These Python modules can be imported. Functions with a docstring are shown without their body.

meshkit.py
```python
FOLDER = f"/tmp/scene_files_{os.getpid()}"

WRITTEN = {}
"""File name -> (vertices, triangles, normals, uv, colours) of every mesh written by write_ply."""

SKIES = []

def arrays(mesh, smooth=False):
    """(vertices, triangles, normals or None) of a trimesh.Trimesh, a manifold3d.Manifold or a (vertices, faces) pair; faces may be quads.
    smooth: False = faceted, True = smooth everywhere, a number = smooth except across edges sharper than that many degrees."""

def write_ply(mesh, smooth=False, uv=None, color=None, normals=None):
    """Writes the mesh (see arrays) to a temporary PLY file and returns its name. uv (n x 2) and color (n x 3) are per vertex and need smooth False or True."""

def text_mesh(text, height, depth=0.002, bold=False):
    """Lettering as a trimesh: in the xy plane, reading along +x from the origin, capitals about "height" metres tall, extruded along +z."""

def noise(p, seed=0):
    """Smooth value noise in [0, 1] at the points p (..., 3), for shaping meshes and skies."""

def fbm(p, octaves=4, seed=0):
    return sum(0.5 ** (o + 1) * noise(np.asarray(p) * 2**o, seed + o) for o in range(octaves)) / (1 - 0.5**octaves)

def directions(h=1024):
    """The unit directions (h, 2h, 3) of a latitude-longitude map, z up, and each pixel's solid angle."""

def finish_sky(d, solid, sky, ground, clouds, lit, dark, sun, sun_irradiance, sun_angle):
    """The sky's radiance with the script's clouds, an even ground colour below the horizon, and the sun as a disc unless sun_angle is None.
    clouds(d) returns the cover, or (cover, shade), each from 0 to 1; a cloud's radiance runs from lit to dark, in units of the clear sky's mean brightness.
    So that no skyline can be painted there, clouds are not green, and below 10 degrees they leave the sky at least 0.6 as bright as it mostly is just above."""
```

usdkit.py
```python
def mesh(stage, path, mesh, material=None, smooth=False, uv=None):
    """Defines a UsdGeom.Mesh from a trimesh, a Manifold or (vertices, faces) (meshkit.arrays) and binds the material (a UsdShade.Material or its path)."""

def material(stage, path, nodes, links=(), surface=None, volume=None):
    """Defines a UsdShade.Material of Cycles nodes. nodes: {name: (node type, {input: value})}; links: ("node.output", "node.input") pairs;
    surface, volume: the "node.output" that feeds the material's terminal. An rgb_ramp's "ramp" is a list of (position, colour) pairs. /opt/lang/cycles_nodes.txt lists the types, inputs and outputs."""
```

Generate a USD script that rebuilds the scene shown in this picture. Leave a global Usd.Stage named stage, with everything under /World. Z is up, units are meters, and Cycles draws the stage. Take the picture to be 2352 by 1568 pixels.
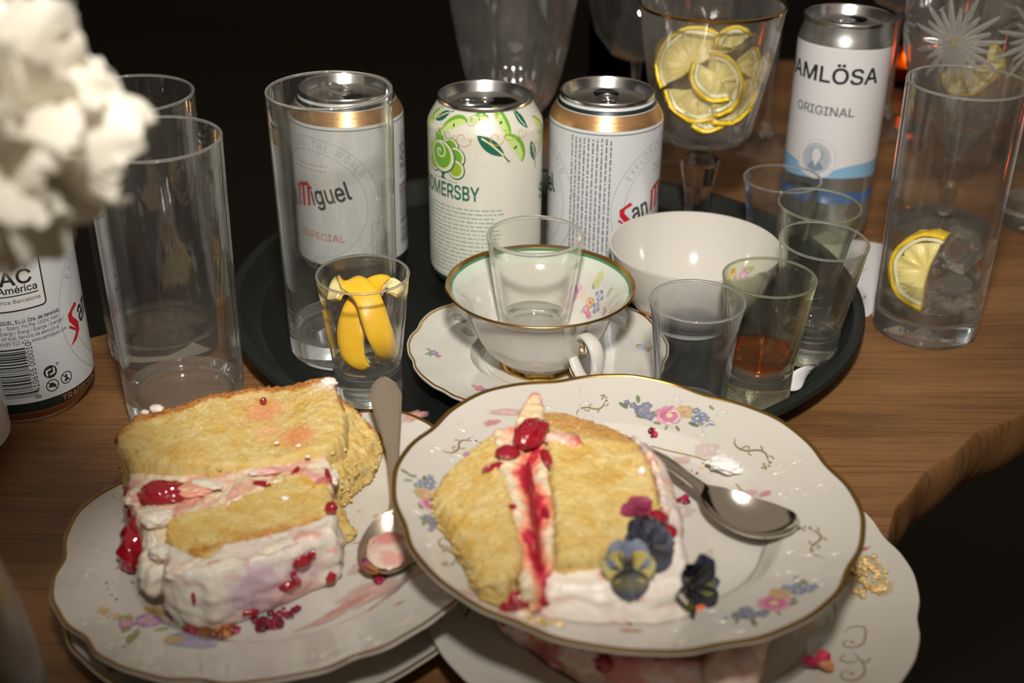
import math, random
import numpy as np, trimesh, shapely, meshkit, usdkit
from shapely.geometry import Polygon, Point, LineString
from scipy.spatial import Delaunay
from pxr import Usd, UsdGeom, UsdLux, UsdShade, Sdf, Gf, Vt

stage = Usd.Stage.CreateInMemory()
UsdGeom.SetStageUpAxis(stage, "Z")
UsdGeom.SetStageMetersPerUnit(stage, 1.0)
UsdGeom.Xform.Define(stage, "/World")
PI, MM = math.pi, 0.001

# ---------------------------------------------------------------- camera, light, exposure
PITCH, ROLL, HEIGHT = math.radians(28.467), math.radians(0.518), 0.3412
fwd = np.array([0, math.cos(PITCH), -math.sin(PITCH)])
right0 = np.array([1.0, 0, 0])
up0 = np.cross(right0, fwd)
cr = right0 * math.cos(ROLL) + up0 * math.sin(ROLL)
cu = -right0 * math.sin(ROLL) + up0 * math.cos(ROLL)
cam = UsdGeom.Camera.Define(stage, "/World/camera")
cam.CreateHorizontalApertureAttr(36.0)
cam.CreateFocalLengthAttr(36.0 * 2938 / 2352)
cam.CreateFStopAttr(8.0)
cam.CreateFocusDistanceAttr(0.625)
cam.CreateClippingRangeAttr(Gf.Vec2f(0.02, 100))
cam.CreateExposureAttr(0.25)
m = Gf.Matrix4d(1.0)
for i, v in enumerate((cr, cu, -fwd)):
    m.SetRow(i, Gf.Vec4d(*map(float, v), 0))
m.SetRow(3, Gf.Vec4d(0, 0, HEIGHT, 1))
cam.AddTransformOp().Set(m)


def look_at(src, dst):
    d = np.subtract(dst, src); d = d / np.linalg.norm(d)
    x = np.cross(d, [0, 0, 1.0]); x /= np.linalg.norm(x)
    y = np.cross(x, d)
    q = Gf.Matrix4d(1.0)
    for k, w in enumerate((x, y, -d)):
        q.SetRow(k, Gf.Vec4d(*map(float, w), 0))
    q.SetRow(3, Gf.Vec4d(*map(float, src), 1))
    return q


# the flash gun on the camera's hot shoe, its head tipped up a little towards the back of the table
flash = UsdLux.SphereLight.Define(stage, "/World/camera_flash")
flash.CreateRadiusAttr(0.03)
flash.CreateIntensityAttr(700.0)
flash.CreateColorAttr(Gf.Vec3f(1.0, 0.95, 0.88))
flash.AddTransformOp().Set(look_at((0.012, 0.05, HEIGHT + 0.21), (0.03, 0.99, 0.0)))
sh = UsdLux.ShapingAPI.Apply(flash.GetPrim())
sh.CreateShapingConeAngleAttr(38.0)
sh.CreateShapingConeSoftnessAttr(1.0)
dome = UsdLux.DomeLight.Define(stage, "/World/room_glow")          # the dim warm light of the party room
dome.CreateIntensityAttr(0.065)
dome.CreateColorAttr(Gf.Vec3f(1.0, 0.80, 0.60))

# ---------------------------------------------------------------- helpers
names = {}


def numbered(parent, name):
    k = names.get((parent, name), 0)
    names[(parent, name)] = k + 1
    return name if k == 0 else f"{name}_{k:03d}"


def thing(name, label, cat, loc=(0, 0, 0), rot=(0, 0, 0), group=None, kind=None):
    """An Xform at the thing's base, loc in millimetres, rot in degrees; its children are its parts."""
    path = "/World/" + numbered("/World", name)
    x = UsdGeom.Xform.Define(stage, path)
    x.AddTranslateOp().Set(Gf.Vec3d(*[float(c) * MM for c in loc]))
    if any(rot):
        x.AddRotateXYZOp().Set(Gf.Vec3f(*map(float, rot)))
    p = x.GetPrim()
    for k, v in (("label", label), ("category", cat), ("group", group), ("kind", kind)):
        if v:
            p.SetCustomDataByKey(k, v)
    return path


def obj(name, mesh, mat, parent="/World", smooth=35, cd=None, label=None, kind=None, ca=None):
    """One Mesh prim; mesh is a trimesh, a Manifold or (vertices, faces) in millimetres."""
    path = parent + "/" + numbered(parent, name)
    if hasattr(mesh, "vertices"):
        v, f = np.array(mesh.vertices), np.array(mesh.faces)
    elif hasattr(mesh, "to_mesh"):
        q = mesh.to_mesh(); v, f = np.array(q.vert_properties[:, :3]), np.array(q.tri_verts)
    else:
        v, f = mesh
    v, f = np.asarray(v, float), np.asarray(f, int)
    u = usdkit.mesh(stage, path, (v * MM, f), M[mat], smooth=(smooth if cd is None else (True if smooth else False)))
    if cd is not None:
        UsdGeom.PrimvarsAPI(u).CreatePrimvar("Cd", Sdf.ValueTypeNames.Color3fArray, "vertex").Set(Vt.Vec3fArray.FromNumpy(np.asarray(cd, np.float32)))
    if ca is not None:
        UsdGeom.PrimvarsAPI(u).CreatePrimvar("Ca", Sdf.ValueTypeNames.FloatArray, "vertex").Set(Vt.FloatArray.FromNumpy(np.asarray(ca, np.float32)))
    if label:
        u.GetPrim().SetCustomDataByKey("label", label)
    if kind:
        u.GetPrim().SetCustomDataByKey("kind", kind)
    return path


def cat_mesh(parts):
    vs, fs, n = [], [], 0
    for v, f in parts:
        vs.append(np.asarray(v, float)); fs.append(np.asarray(f, int) + n); n += len(v)
    return np.vstack(vs), np.vstack(fs)


def outward(v, f):
    a, b, c = v[f[:, 0]], v[f[:, 1]], v[f[:, 2]]
    return f if np.einsum("ij,ij->", a, np.cross(b, c)) >= 0 else f[:, ::-1]


def lathe(profile, n=72, rfun=None, closed=False, arc=None, zfun=None):
    """Revolves (r, z) pairs; rfun(theta, r, z) scales the radius; closed joins the profile's ends; arc limits the angles."""
    P = np.asarray(profile, float)
    th = np.linspace(0, 2 * PI, n, endpoint=False) if arc is None else np.linspace(arc[0], arc[1], n)
    T, R = np.meshgrid(th, P[:, 0])
    Z = np.broadcast_to(P[:, 1:2], T.shape).copy()
    if rfun is not None:
        R = R * rfun(T, R, Z)
    if zfun is not None:
        Z = Z + zfun(T, R, Z)
    V = np.stack([R * np.cos(T), R * np.sin(T), Z], -1)
    k = len(P)
    F = []
    js = np.arange(n if arc is None else n - 1); j2 = (js + 1) % n
    for i in range(k if closed else k - 1):
        a, b = i * n, ((i + 1) % k) * n
        F.append(np.stack([a + js, a + j2, b + j2], 1)); F.append(np.stack([a + js, b + j2, b + js], 1))
    V, F = V.reshape(-1, 3), np.vstack(F)
    q = V[F]
    area = np.linalg.norm(np.cross(q[:, 1] - q[:, 0], q[:, 2] - q[:, 0]), axis=1)
    F = F[area > 1e-9]
    return V, outward(V, F)


def frames(pts, up=None):
    p = np.asarray(pts, float)
    t = np.gradient(p, axis=0); t /= np.linalg.norm(t, axis=1, keepdims=True) + 1e-12
    u = np.array([0, 0, 1.0]) if up is None else np.asarray(up, float)
    s = np.cross(t, np.broadcast_to(u, t.shape))
    bad = np.linalg.norm(s, axis=1) < 1e-3
    s[bad] = np.cross(t[bad], [1.0, 0.1, 0])
    s /= np.linalg.norm(s, axis=1, keepdims=True)
    return t, s, np.cross(s, t)


def sweep(pts, a, b=None, sides=12, up=None, closed=False, power=1.0):
    """Sweeps an ellipse of half sizes a (sideways) and b (along up) along a polyline, capped unless closed."""
    p = np.asarray(pts, float); n = len(p)
    b = a if b is None else b
    A, B = np.broadcast_to(a, (n,)).astype(float), np.broadcast_to(b, (n,)).astype(float)
    t, s, w = frames(p, up)
    if closed:
        t = np.roll(p, -1, 0) - np.roll(p, 1, 0); t /= np.linalg.norm(t, axis=1, keepdims=True)
        u = np.array([0, 0, 1.0]) if up is None else np.asarray(up, float)
        s = np.cross(t, np.broadcast_to(u, t.shape)); s /= np.linalg.norm(s, axis=1, keepdims=True) + 1e-12
        w = np.cross(s, t)
    th = np.arange(sides) * 2 * PI / sides
    c, d = np.sign(np.cos(th)) * np.abs(np.cos(th)) ** power, np.sign(np.sin(th)) * np.abs(np.sin(th)) ** power
    V = p[:, None] + A[:, None, None] * c[None, :, None] * s[:, None] + B[:, None, None] * d[None, :, None] * w[:, None]
    V = V.reshape(-1, 3); F = []
    js = np.arange(sides); j2 = (js + 1) % sides
    for i in range(n if closed else n - 1):
        q, r = i * sides, ((i + 1) % n) * sides
        F.append(np.stack([q + js, q + j2, r + j2], 1)); F.append(np.stack([q + js, r + j2, r + js], 1))
    F = np.vstack(F)
    if not closed:
        V = np.vstack([V, p[0], p[-1]])
        F = np.vstack([F, np.stack([np.full(sides, len(V) - 2), j2, js], 1), np.stack([np.full(sides, len(V) - 1), (n - 1) * sides + js, (n - 1) * sides + j2], 1)])
    return V, outward(V, F)


def spline(pts, n=40):
    from scipy.interpolate import CubicSpline
    p = np.asarray(pts, float)
    d = np.r_[0, np.cumsum(np.linalg.norm(np.diff(p, axis=0), axis=1))]
    return CubicSpline(d, p)(np.linspace(0, d[-1], n))


def slab(poly, zt, zb, res=1.2, amp=0.5, freq=0.3, bevel=2.0, seed=0, side=0.8, rows=6, lean=None, fine=0.35):
    """A lump of cake or cream: an outline with a rough rounded top at zt(x, y), rough sides and a floor at zb(x, y).
    lean(s) shifts the sides outwards in mm on the way down (s 0 top to 1 bottom)."""
    rng = np.random.default_rng(seed)
    poly = Polygon(poly) if not hasattr(poly, "exterior") else poly
    poly = poly.buffer(0)
    if poly.geom_type != "Polygon":
        poly = max(poly.geoms, key=lambda g: g.area)
    poly = poly.buffer(-1.0).buffer(1.8).buffer(-0.8)
    if poly.geom_type != "Polygon":
        poly = max(poly.geoms, key=lambda g: g.area)
    poly = shapely.geometry.polygon.orient(poly)
    ring = poly.exterior
    nb = max(12, int(ring.length / res))
    B = np.array([ring.interpolate(k / nb, normalized=True).coords[0] for k in range(nb)])
    tan = np.roll(B, -1, 0) - np.roll(B, 1, 0); tan /= np.linalg.norm(tan, axis=1, keepdims=True)
    nor = np.stack([tan[:, 1], -tan[:, 0]], 1)
    B = B + nor * ((meshkit.fbm(np.c_[B * freq * 1.3, np.full(nb, seed * 7.1)], 3, seed) - 0.5) * 2 * side)[:, None]
    q = Polygon(B).buffer(0)
    if q.geom_type != "Polygon":
        q = max(q.geoms, key=lambda g: g.area)
    x0, y0, x1, y1 = q.bounds
    X, Y = np.meshgrid(np.arange(x0, x1, res), np.arange(y0, y1, res))
    G = np.c_[X.ravel(), Y.ravel()] + rng.uniform(-0.25, 0.25, (X.size, 2)) * res
    G = G[shapely.contains_xy(q.buffer(-res * 0.55), G[:, 0], G[:, 1])]
    P = np.vstack([B, G])
    tri = Delaunay(P).simplices
    cen = P[tri].mean(1)
    tri = tri[shapely.contains_xy(q.buffer(1e-6), cen[:, 0], cen[:, 1])]
    a, b, c = P[tri[:, 0]], P[tri[:, 1]], P[tri[:, 2]]
    flip = ((b - a)[:, 0] * (c - a)[:, 1] - (b - a)[:, 1] * (c - a)[:, 0]) < 0
    tri[flip] = tri[flip][:, ::-1]
    d = shapely.distance(shapely.points(P), q.exterior); d[:nb] = 0
    zT = np.array([zt(x, y) for x, y in P], float)
    zB = np.array([zb(x, y) for x, y in P], float)
    zT = np.maximum(zT, zB + 1.0)
    n3 = meshkit.fbm(np.c_[P * freq, zT * freq + seed], 4, seed)
    top = zT - bevel * np.clip(1 - d / bevel, 0, 1) ** 2 + amp * (n3 - 0.5) * 2 + fine * (meshkit.fbm(np.c_[P * 0.9, zT * .2 + seed], 2, seed + 8) - 0.5) * 2
    V = [np.c_[P, top]]
    n = len(P); F = [tri]
    last = np.arange(nb)
    off = n
    for k in range(1, rows + 1):
        s = k / rows
        zz = top[:nb] * (1 - s) + zB[:nb] * s
        bulge = (meshkit.fbm(np.c_[B * freq, zz * freq * 1.3 + seed], 4, seed + 3) - 0.5) * 2 * side * (1.0 if k < rows else 0.3) + 0.35 * bevel * (1 if k < rows else 0.2)
        if lean is not None:
            bulge = bulge + lean(s)
        V.append(np.c_[B + nor * bulge[:, None], zz])
        cur = off + np.arange(nb); off += nb
        nx = np.roll(np.arange(nb), -1)
        F.append(np.stack([last, cur, cur[nx]], 1)); F.append(np.stack([last, cur[nx], last[nx]], 1))
        last = cur
    # floor
    inner = np.arange(nb, n)
    V.append(np.c_[P[nb:], zB[nb:]])
    remap = np.full(n, -1); remap[:nb] = last; remap[inner] = off + np.arange(len(inner))
    F.append(remap[tri][:, ::-1])
    V = np.vstack(V); F = np.vstack(F)
    return V, F


def blob(c, r, seed=0, amp=0.25, freq=0.5, sub=3, squash=(1, 1, 1), rotz=0):
    s = trimesh.creation.icosphere(sub)
    v = np.array(s.vertices)
    nn = meshkit.fbm(v * freq * 3 + seed * 5.3, 3, seed)
    v = v * (1 + amp * (nn - 0.5) * 2)[:, None] * r * np.array(squash)
    ca, sa = math.cos(rotz), math.sin(rotz)
    v = v @ np.array([[ca, sa, 0], [-sa, ca, 0], [0, 0, 1]])
    return v + np.asarray(c, float), np.array(s.faces)


def rot3(ax=0, ay=0, az=0):
    ax, ay, az = map(math.radians, (ax, ay, az))
    X = np.array([[1, 0, 0], [0, math.cos(ax), -math.sin(ax)], [0, math.sin(ax), math.cos(ax)]])
    Y = np.array([[math.cos(ay), 0, math.sin(ay)], [0, 1, 0], [-math.sin(ay), 0, math.cos(ay)]])
    Z = np.array([[math.cos(az), -math.sin(az), 0], [math.sin(az), math.cos(az), 0], [0, 0, 1]])
    return Z @ Y @ X


def lerp_cols(a, b, t):
    return np.asarray(a)[None] * (1 - t[:, None]) + np.asarray(b)[None] * t[:, None]


# ---------------------------------------------------------------- materials
M = {}


def mat(name, nodes, links, surface):
    M[name] = usdkit.material(stage, "/World/Looks/" + name, nodes, links, surface=surface)


def plain(name, col, rough=0.4, metal=0.0, bump=None, **kw):
    n = {"p": ("principled_bsdf", {"base_color": col, "roughness": rough, "metallic": metal, **kw})}
    l = []
    if bump:
        n |= {"tc": ("texture_coordinate", {}), "n": ("noise_texture", {"scale": bump[0], "detail": 4.0}), "b": ("bump", {"strength": bump[1], "distance": bump[2]})}
        l = [("tc.object", "n.vector"), ("n.fac", "b.height"), ("b.normal", "p.normal")]
    mat(name, n, l, "p.BSDF")


def vcol(name, rough, bump=None, **kw):
    n = {"a": ("attribute", {"attribute": "Cd"}), "p": ("principled_bsdf", {"roughness": rough, **kw})}
    l = [("a.color", "p.base_color")]
    if bump:
        n |= {"tc": ("texture_coordinate", {}), "n": ("noise_texture", {"scale": bump[0], "detail": 5.0, "roughness": 0.65}), "b": ("bump", {"strength": bump[1], "distance": bump[2]})}
        l += [("tc.object", "n.vector"), ("n.fac", "b.height"), ("b.normal", "p.normal")]
    mat(name, n, l, "p.BSDF")


def wall_glass(name, tint=(1, 1, 1), edge=(0.42, 0.95), lo=0.0, hi=0.8, gtint=None, ior=1.5, rough=0.0, haze=0.006, f0=0.04, hcol=(0.8, 0.79, 0.76)):
    """Thin glass walls: clear where looked through, refracting towards the silhouette, with the usual Fresnel reflection and a film of
    finger marks and dried drink that the flash lights up."""
    mat(name, {
        "f5": ("math", {"math_type": "power", "value2": 5.0}), "fr": ("math", {"math_type": "multiply_add", "value2": 1 - f0, "value3": f0}), "lw": ("layer_weight", {"blend": 0.5}),
        "mr": ("map_range", {"range_type": "smoothstep", "from_min": edge[0], "from_max": edge[1], "to_min": lo, "to_max": hi, "clamp": True}),
        "t": ("transparent_bsdf", {"color": tint}), "g": ("glossy_bsdf", {"color": (1, 1, 1), "roughness": rough}),
        "gl": ("glass_bsdf", {"color": gtint or tint, "IOR": ior, "roughness": rough}),
        "tc": ("texture_coordinate", {}), "mp": ("mapping", {"scale": (40.0, 40.0, 14.0)}), "n": ("noise_texture", {"scale": 1.0, "detail": 5.0, "roughness": 0.7}),
        "hr": ("map_range", {"range_type": "linear", "from_min": 0.35, "from_max": 0.75, "to_min": haze * 0.35, "to_max": haze * 2.2, "clamp": True}),
        "d": ("diffuse_bsdf", {"color": hcol}), "f2": ("math", {"math_type": "power", "value2": 2.5}), "f3": ("math", {"math_type": "multiply_add", "value2": 4.0, "value3": 1.0}), "hm": ("math", {"math_type": "multiply", "use_clamp": True}),
        "m1": ("mix_closure", {}), "m2": ("mix_closure", {}), "m3": ("mix_closure", {})},
        [("lw.facing", "f5.value1"), ("f5.value", "fr.value1"), ("fr.value", "m1.fac"), ("t.BSDF", "m1.closure1"), ("g.BSDF", "m1.closure2"),
         ("lw.facing", "mr.value"), ("mr.result", "m2.fac"), ("m1.closure", "m2.closure1"), ("gl.BSDF", "m2.closure2"),
         ("tc.object", "mp.vector"), ("mp.vector", "n.vector"), ("n.fac", "hr.value"), ("lw.facing", "f2.value1"), ("f2.value", "f3.value1"), ("hr.result", "hm.value1"), ("f3.value", "hm.value2"), ("hm.value", "m3.fac"), ("m2.closure", "m3.closure1"), ("d.BSDF", "m3.closure2")], "m3.closure")


def body_glass(name, col=(1, 1, 1), tcol=None, clear=0.35, ior=1.5, rough=0.0, haze=0.0):
    """Thick glass, ice and liquid: mostly refracting, partly letting the light straight through, a little cloudy."""
    mat(name, {"t": ("transparent_bsdf", {"color": tcol or col}), "gl": ("glass_bsdf", {"color": col, "IOR": ior, "roughness": rough}), "m": ("mix_closure", {"fac": 1 - clear}),
               "d": ("diffuse_bsdf", {"color": (0.85, 0.85, 0.83)}), "m2": ("mix_closure", {"fac": haze})},
        [("gl.BSDF", "m.closure2"), ("t.BSDF", "m.closure1"), ("m.closure", "m2.closure1"), ("d.BSDF", "m2.closure2")], "m2.closure")


wall_glass("clear_glass", (0.985, 0.985, 0.975))
wall_glass("green_glass", (0.95, 0.965, 0.90), gtint=(0.86, 0.88, 0.72))
wall_glass("grey_glass", (0.90, 0.91, 0.89), gtint=(0.8, 0.82, 0.78))
wall_glass("blue_glass", (0.96, 0.97, 0.985), gtint=(0.85, 0.9, 0.98))
wall_glass("crystal", (0.96, 0.96, 0.95), edge=(0.2, 0.9), lo=0.08, hi=0.85, haze=0.02, f0=0.12, rough=0.05)
body_glass("glass_base", (0.98, 0.985, 0.98), clear=0.12, haze=0.03)
body_glass("glass_rim", (0.98, 0.98, 0.97), clear=0.3, haze=0.07)
body_glass("green_rim", (0.9, 0.92, 0.8), clear=0.3, haze=0.06)
body_glass("green_base", (0.93, 0.945, 0.86), clear=0.12, haze=0.04)
body_glass("cut_glass", (1, 1, 1), clear=0.15, ior=1.55)
body_glass("cut_frost", (1, 1, 1), clear=0.15, ior=1.55, haze=0.11)
body_glass("ice", (0.97, 0.98, 0.98), clear=0.25, ior=1.31, rough=0.0, haze=0.03)
body_glass("water", (0.98, 0.985, 0.97), clear=0.45, ior=1.33)
body_glass("whisky", (0.98, 0.62, 0.09), tcol=(0.97, 0.58, 0.07), clear=0.2, ior=1.35)
body_glass("amber_glass", (0.62, 0.28, 0.05), tcol=(0.55, 0.25, 0.04), clear=0.45)
body_glass("bottle_glass", (0.03, 0.05, 0.02), tcol=(0.015, 0.025, 0.01), clear=0.3)
plain("vase_glass", (0.06, 0.038, 0.005), 0.3, bump=(60, 0.1, 0.002))

plain("porcelain", (0.550, 0.515, 0.455), 0.13, coat_weight=0.35)
plain("porcelain_white", (0.575, 0.550, 0.500), 0.10, coat_weight=0.35)
plain("embossed_porcelain", (0.550, 0.520, 0.465), 0.13, coat_weight=0.35)
plain("gold", (0.52, 0.31, 0.085), 0.22, 1.0)
plain("old_gold", (0.30, 0.17, 0.035), 0.3, 0.85)
plain("bright_gold", (0.78, 0.48, 0.10), 0.16, 1.0)
plain("aluminium", (0.70, 0.70, 0.70), 0.24, 1.0, bump=(400, 0.05, 0.0004))
plain("can_lid", (0.50, 0.50, 0.49), 0.30, 1.0)
plain("steel", (0.74, 0.70, 0.64), 0.13, 1.0, bump=(900, 0.06, 0.0003))
plain("steel_worn", (0.66, 0.57, 0.46), 0.33, 0.9, bump=(700, 0.12, 0.0004))
plain("can_silver_print", (0.66, 0.69, 0.71), 0.30, 0.2, coat_weight=0.25)
plain("can_cream_print", (0.66, 0.645, 0.56), 0.32, 0.05, coat_weight=0.3)
plain("can_bare", (0.55, 0.555, 0.545), 0.26, 0.9)
plain("can_dark", (0.01, 0.01, 0.01), 0.6)
plain("rubber_tray", (0.007, 0.0085, 0.0075), 0.42, bump=(900, 0.18, 0.0008), specular_ior_level=0.25)
plain("tray_lip", (0.011, 0.014, 0.012), 0.48, bump=(700, 0.25, 0.001), specular_ior_level=0.35)
plain("wax", (0.8, 0.75, 0.65), 0.4)
plain("paper", (0.66, 0.65, 0.66), 0.8, bump=(90, 0.1, 0.001))
plain("wall_dark", (0.025, 0.02, 0.016), 0.9, bump=(8, 0.2, 0.01))
plain("floor_dark", (0.02, 0.016, 0.012), 0.8, bump=(8, 0.2, 0.01))
plain("stem_green", (0.10, 0.16, 0.05), 0.6)
plain("dark_stick", (0.02, 0.015, 0.01), 0.6)
plain("jelly_red", (0.30, 0.006, 0.018), 0.08, coat_weight=0.8)
mat("petal_white", {"d": ("diffuse_bsdf", {"color": (0.93, 0.90, 0.82)}), "t": ("translucent_bsdf", {"color": (0.95, 0.92, 0.84)}), "m": ("mix_closure", {"fac": 0.5})}, [("d.BSDF", "m.closure1"), ("t.BSDF", "m.closure2")], "m.closure")
mat("flame", {"e": ("emission", {"color": (1.0, 0.42, 0.08), "strength": 40.0})}, [], "e.emission")
vcol("print", 0.32, coat_weight=0.2)
vcol("can_ink", 0.35, coat_weight=0.2)
vcol("glaze_print", 0.16, coat_weight=0.3)
vcol("crumb", 0.92, bump=(900, 0.55, 0.0012))
vcol("cream", 0.42, bump=(180, 0.25, 0.0010))
vcol("smear", 0.25, bump=(500, 0.3, 0.0008))
vcol("fruit", 0.35, bump=(500, 0.2, 0.0006), subsurface_weight=0.15, subsurface_scale=0.002)
vcol("petal", 0.6, bump=(700, 0.2, 0.0005))
mat("film", {"a": ("attribute", {"attribute": "Cd"}), "b": ("attribute", {"attribute": "Ca"}), "tc": ("texture_coordinate", {}), "n": ("noise_texture", {"scale": 420.0, "detail": 5.0, "roughness": 0.7}),
             "mr": ("map_range", {"range_type": "linear", "from_min": 0.3, "from_max": 0.6, "to_min": 0.45, "to_max": 1.15, "clamp": True}), "mu": ("math", {"math_type": "multiply", "use_clamp": True}),
             "p": ("principled_bsdf", {"roughness": 0.25}), "t": ("transparent_bsdf", {"color": (1, 1, 1)}), "m": ("mix_closure", {})},
    [("a.color", "p.base_color"), ("tc.object", "n.vector"), ("n.fac", "mr.value"), ("mr.result", "mu.value1"), ("b.fac", "mu.value2"), ("mu.value", "m.fac"), ("t.BSDF", "m.closure1"), ("p.BSDF", "m.closure2")], "m.closure")
mat("wood", {
    "tc": ("texture_coordinate", {}), "mp": ("mapping", {"rotation": (0, 0, math.radians(-14)), "scale": (1.0, 7.0, 3.0)}),
    "n1": ("noise_texture", {"scale": 3.2, "detail": 6.0, "roughness": 0.6, "distortion": 0.6}),
    "mp2": ("mapping", {"rotation": (0, 0, math.radians(-14)), "scale": (14.0, 420.0, 30.0)}), "n2": ("noise_texture", {"scale": 1.0, "detail": 4.0, "roughness": 0.6}),
    "n3": ("noise_texture", {"scale": 9.0, "detail": 5.0, "roughness": 0.65}),
    "r1": ("rgb_ramp", {"ramp": [(0.25, (0.125, 0.052, 0.016)), (0.5, (0.225, 0.105, 0.036)), (0.75, (0.30, 0.15, 0.058))]}),
    "r2": ("rgb_ramp", {"ramp": [(0.3, (0.45, 0.42, 0.40)), (0.55, (1, 1, 1))]}), "r3": ("rgb_ramp", {"ramp": [(0.28, (0.55, 0.52, 0.50)), (0.5, (1, 1, 1))]}),
    "m1": ("mix_color", {"blend_type": "multiply", "fac": 0.75}), "m2": ("mix_color", {"blend_type": "multiply", "fac": 0.7}),
    "b": ("bump", {"strength": 0.35, "distance": 0.0012}), "p": ("principled_bsdf", {"roughness": 0.55})},
    [("tc.object", "mp.vector"), ("mp.vector", "n1.vector"), ("tc.object", "mp2.vector"), ("mp2.vector", "n2.vector"), ("tc.object", "n3.vector"),
     ("n1.fac", "r1.fac"), ("n2.fac", "r2.fac"), ("n3.fac", "r3.fac"), ("r1.color", "m1.a"), ("r2.color", "m1.b"), ("m1.result", "m2.a"), ("r3.color", "m2.b"),
     ("m2.result", "p.base_color"), ("n2.fac", "b.height"), ("b.normal", "p.normal")], "p.BSDF")

# ---------------------------------------------------------------- the room and the table
def box(x0, y0, z0, x1, y1, z1):
    b = trimesh.creation.box((x1 - x0, y1 - y0, z1 - z0)); b.apply_translation(((x0 + x1) / 2, (y0 + y1) / 2, (z0 + z1) / 2)); return b


def struct(name, mesh, m, label):
    p = obj(name, mesh, m, smooth=False, label=label, kind="structure")
    stage.GetPrimAtPath(p).SetCustomDataByKey("category", name.split("_")[0])


struct("floor", box(-3000, -2500, -760, 3000, 4200, -740), "floor_dark", "dark floor of the unlit room below the table")
struct("wall_back", box(-3000, 4200, -760, 3000, 4260, 1900), "wall_dark", "black unlit back wall of the room")
struct("wall_left", box(-3060, -2500, -760, -3000, 4260, 1900), "wall_dark", "black unlit left wall of the room")
struct("wall_right", box(3000, -2500, -760, 3060, 4260, 1900), "wall_dark", "black unlit right wall of the room")

edge = [(-620, -260), (20, -260), (70, 60), (104, 230), (128, 330), (150, 408), (166, 452), (176, 474), (196, 503), (214, 518), (232, 538), (261, 557), (300, 584), (360, 612), (450, 650), (560, 700),
        (700, 800), (760, 980), (765, 1150), (600, 1185), (400, 1200), (200, 1190), (110, 1165), (60, 1110), (20, 1000), (-40, 895), (-100, 810), (-150, 712), (-200, 655), (-232, 633), (-262, 617), (-330, 590), (-420, 560), (-620, 500)]
ring = Polygon(edge).exterior
n = int(ring.length / 5)
E = np.array([ring.interpolate(k / n, normalized=True).coords[0] for k in range(n)])
tg = np.roll(E, -1, 0) - np.roll(E, 1, 0); tg /= np.linalg.norm(tg, axis=1, keepdims=True)
nr = np.stack([-tg[:, 1], tg[:, 0]], 1) * -1


def slab_ring(z, k):
    w = meshkit.fbm(np.c_[E * 0.035, np.full(n, z * 0.05)], 4, 3) - 0.5
    w2 = meshkit.fbm(np.c_[E * 0.16, np.full(n, z * 0.12)], 3, 5) - 0.5
    return np.c_[E + nr * (w * 4 + w2 * 1.4 + k)[:, None], np.full(n, z)]


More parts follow.
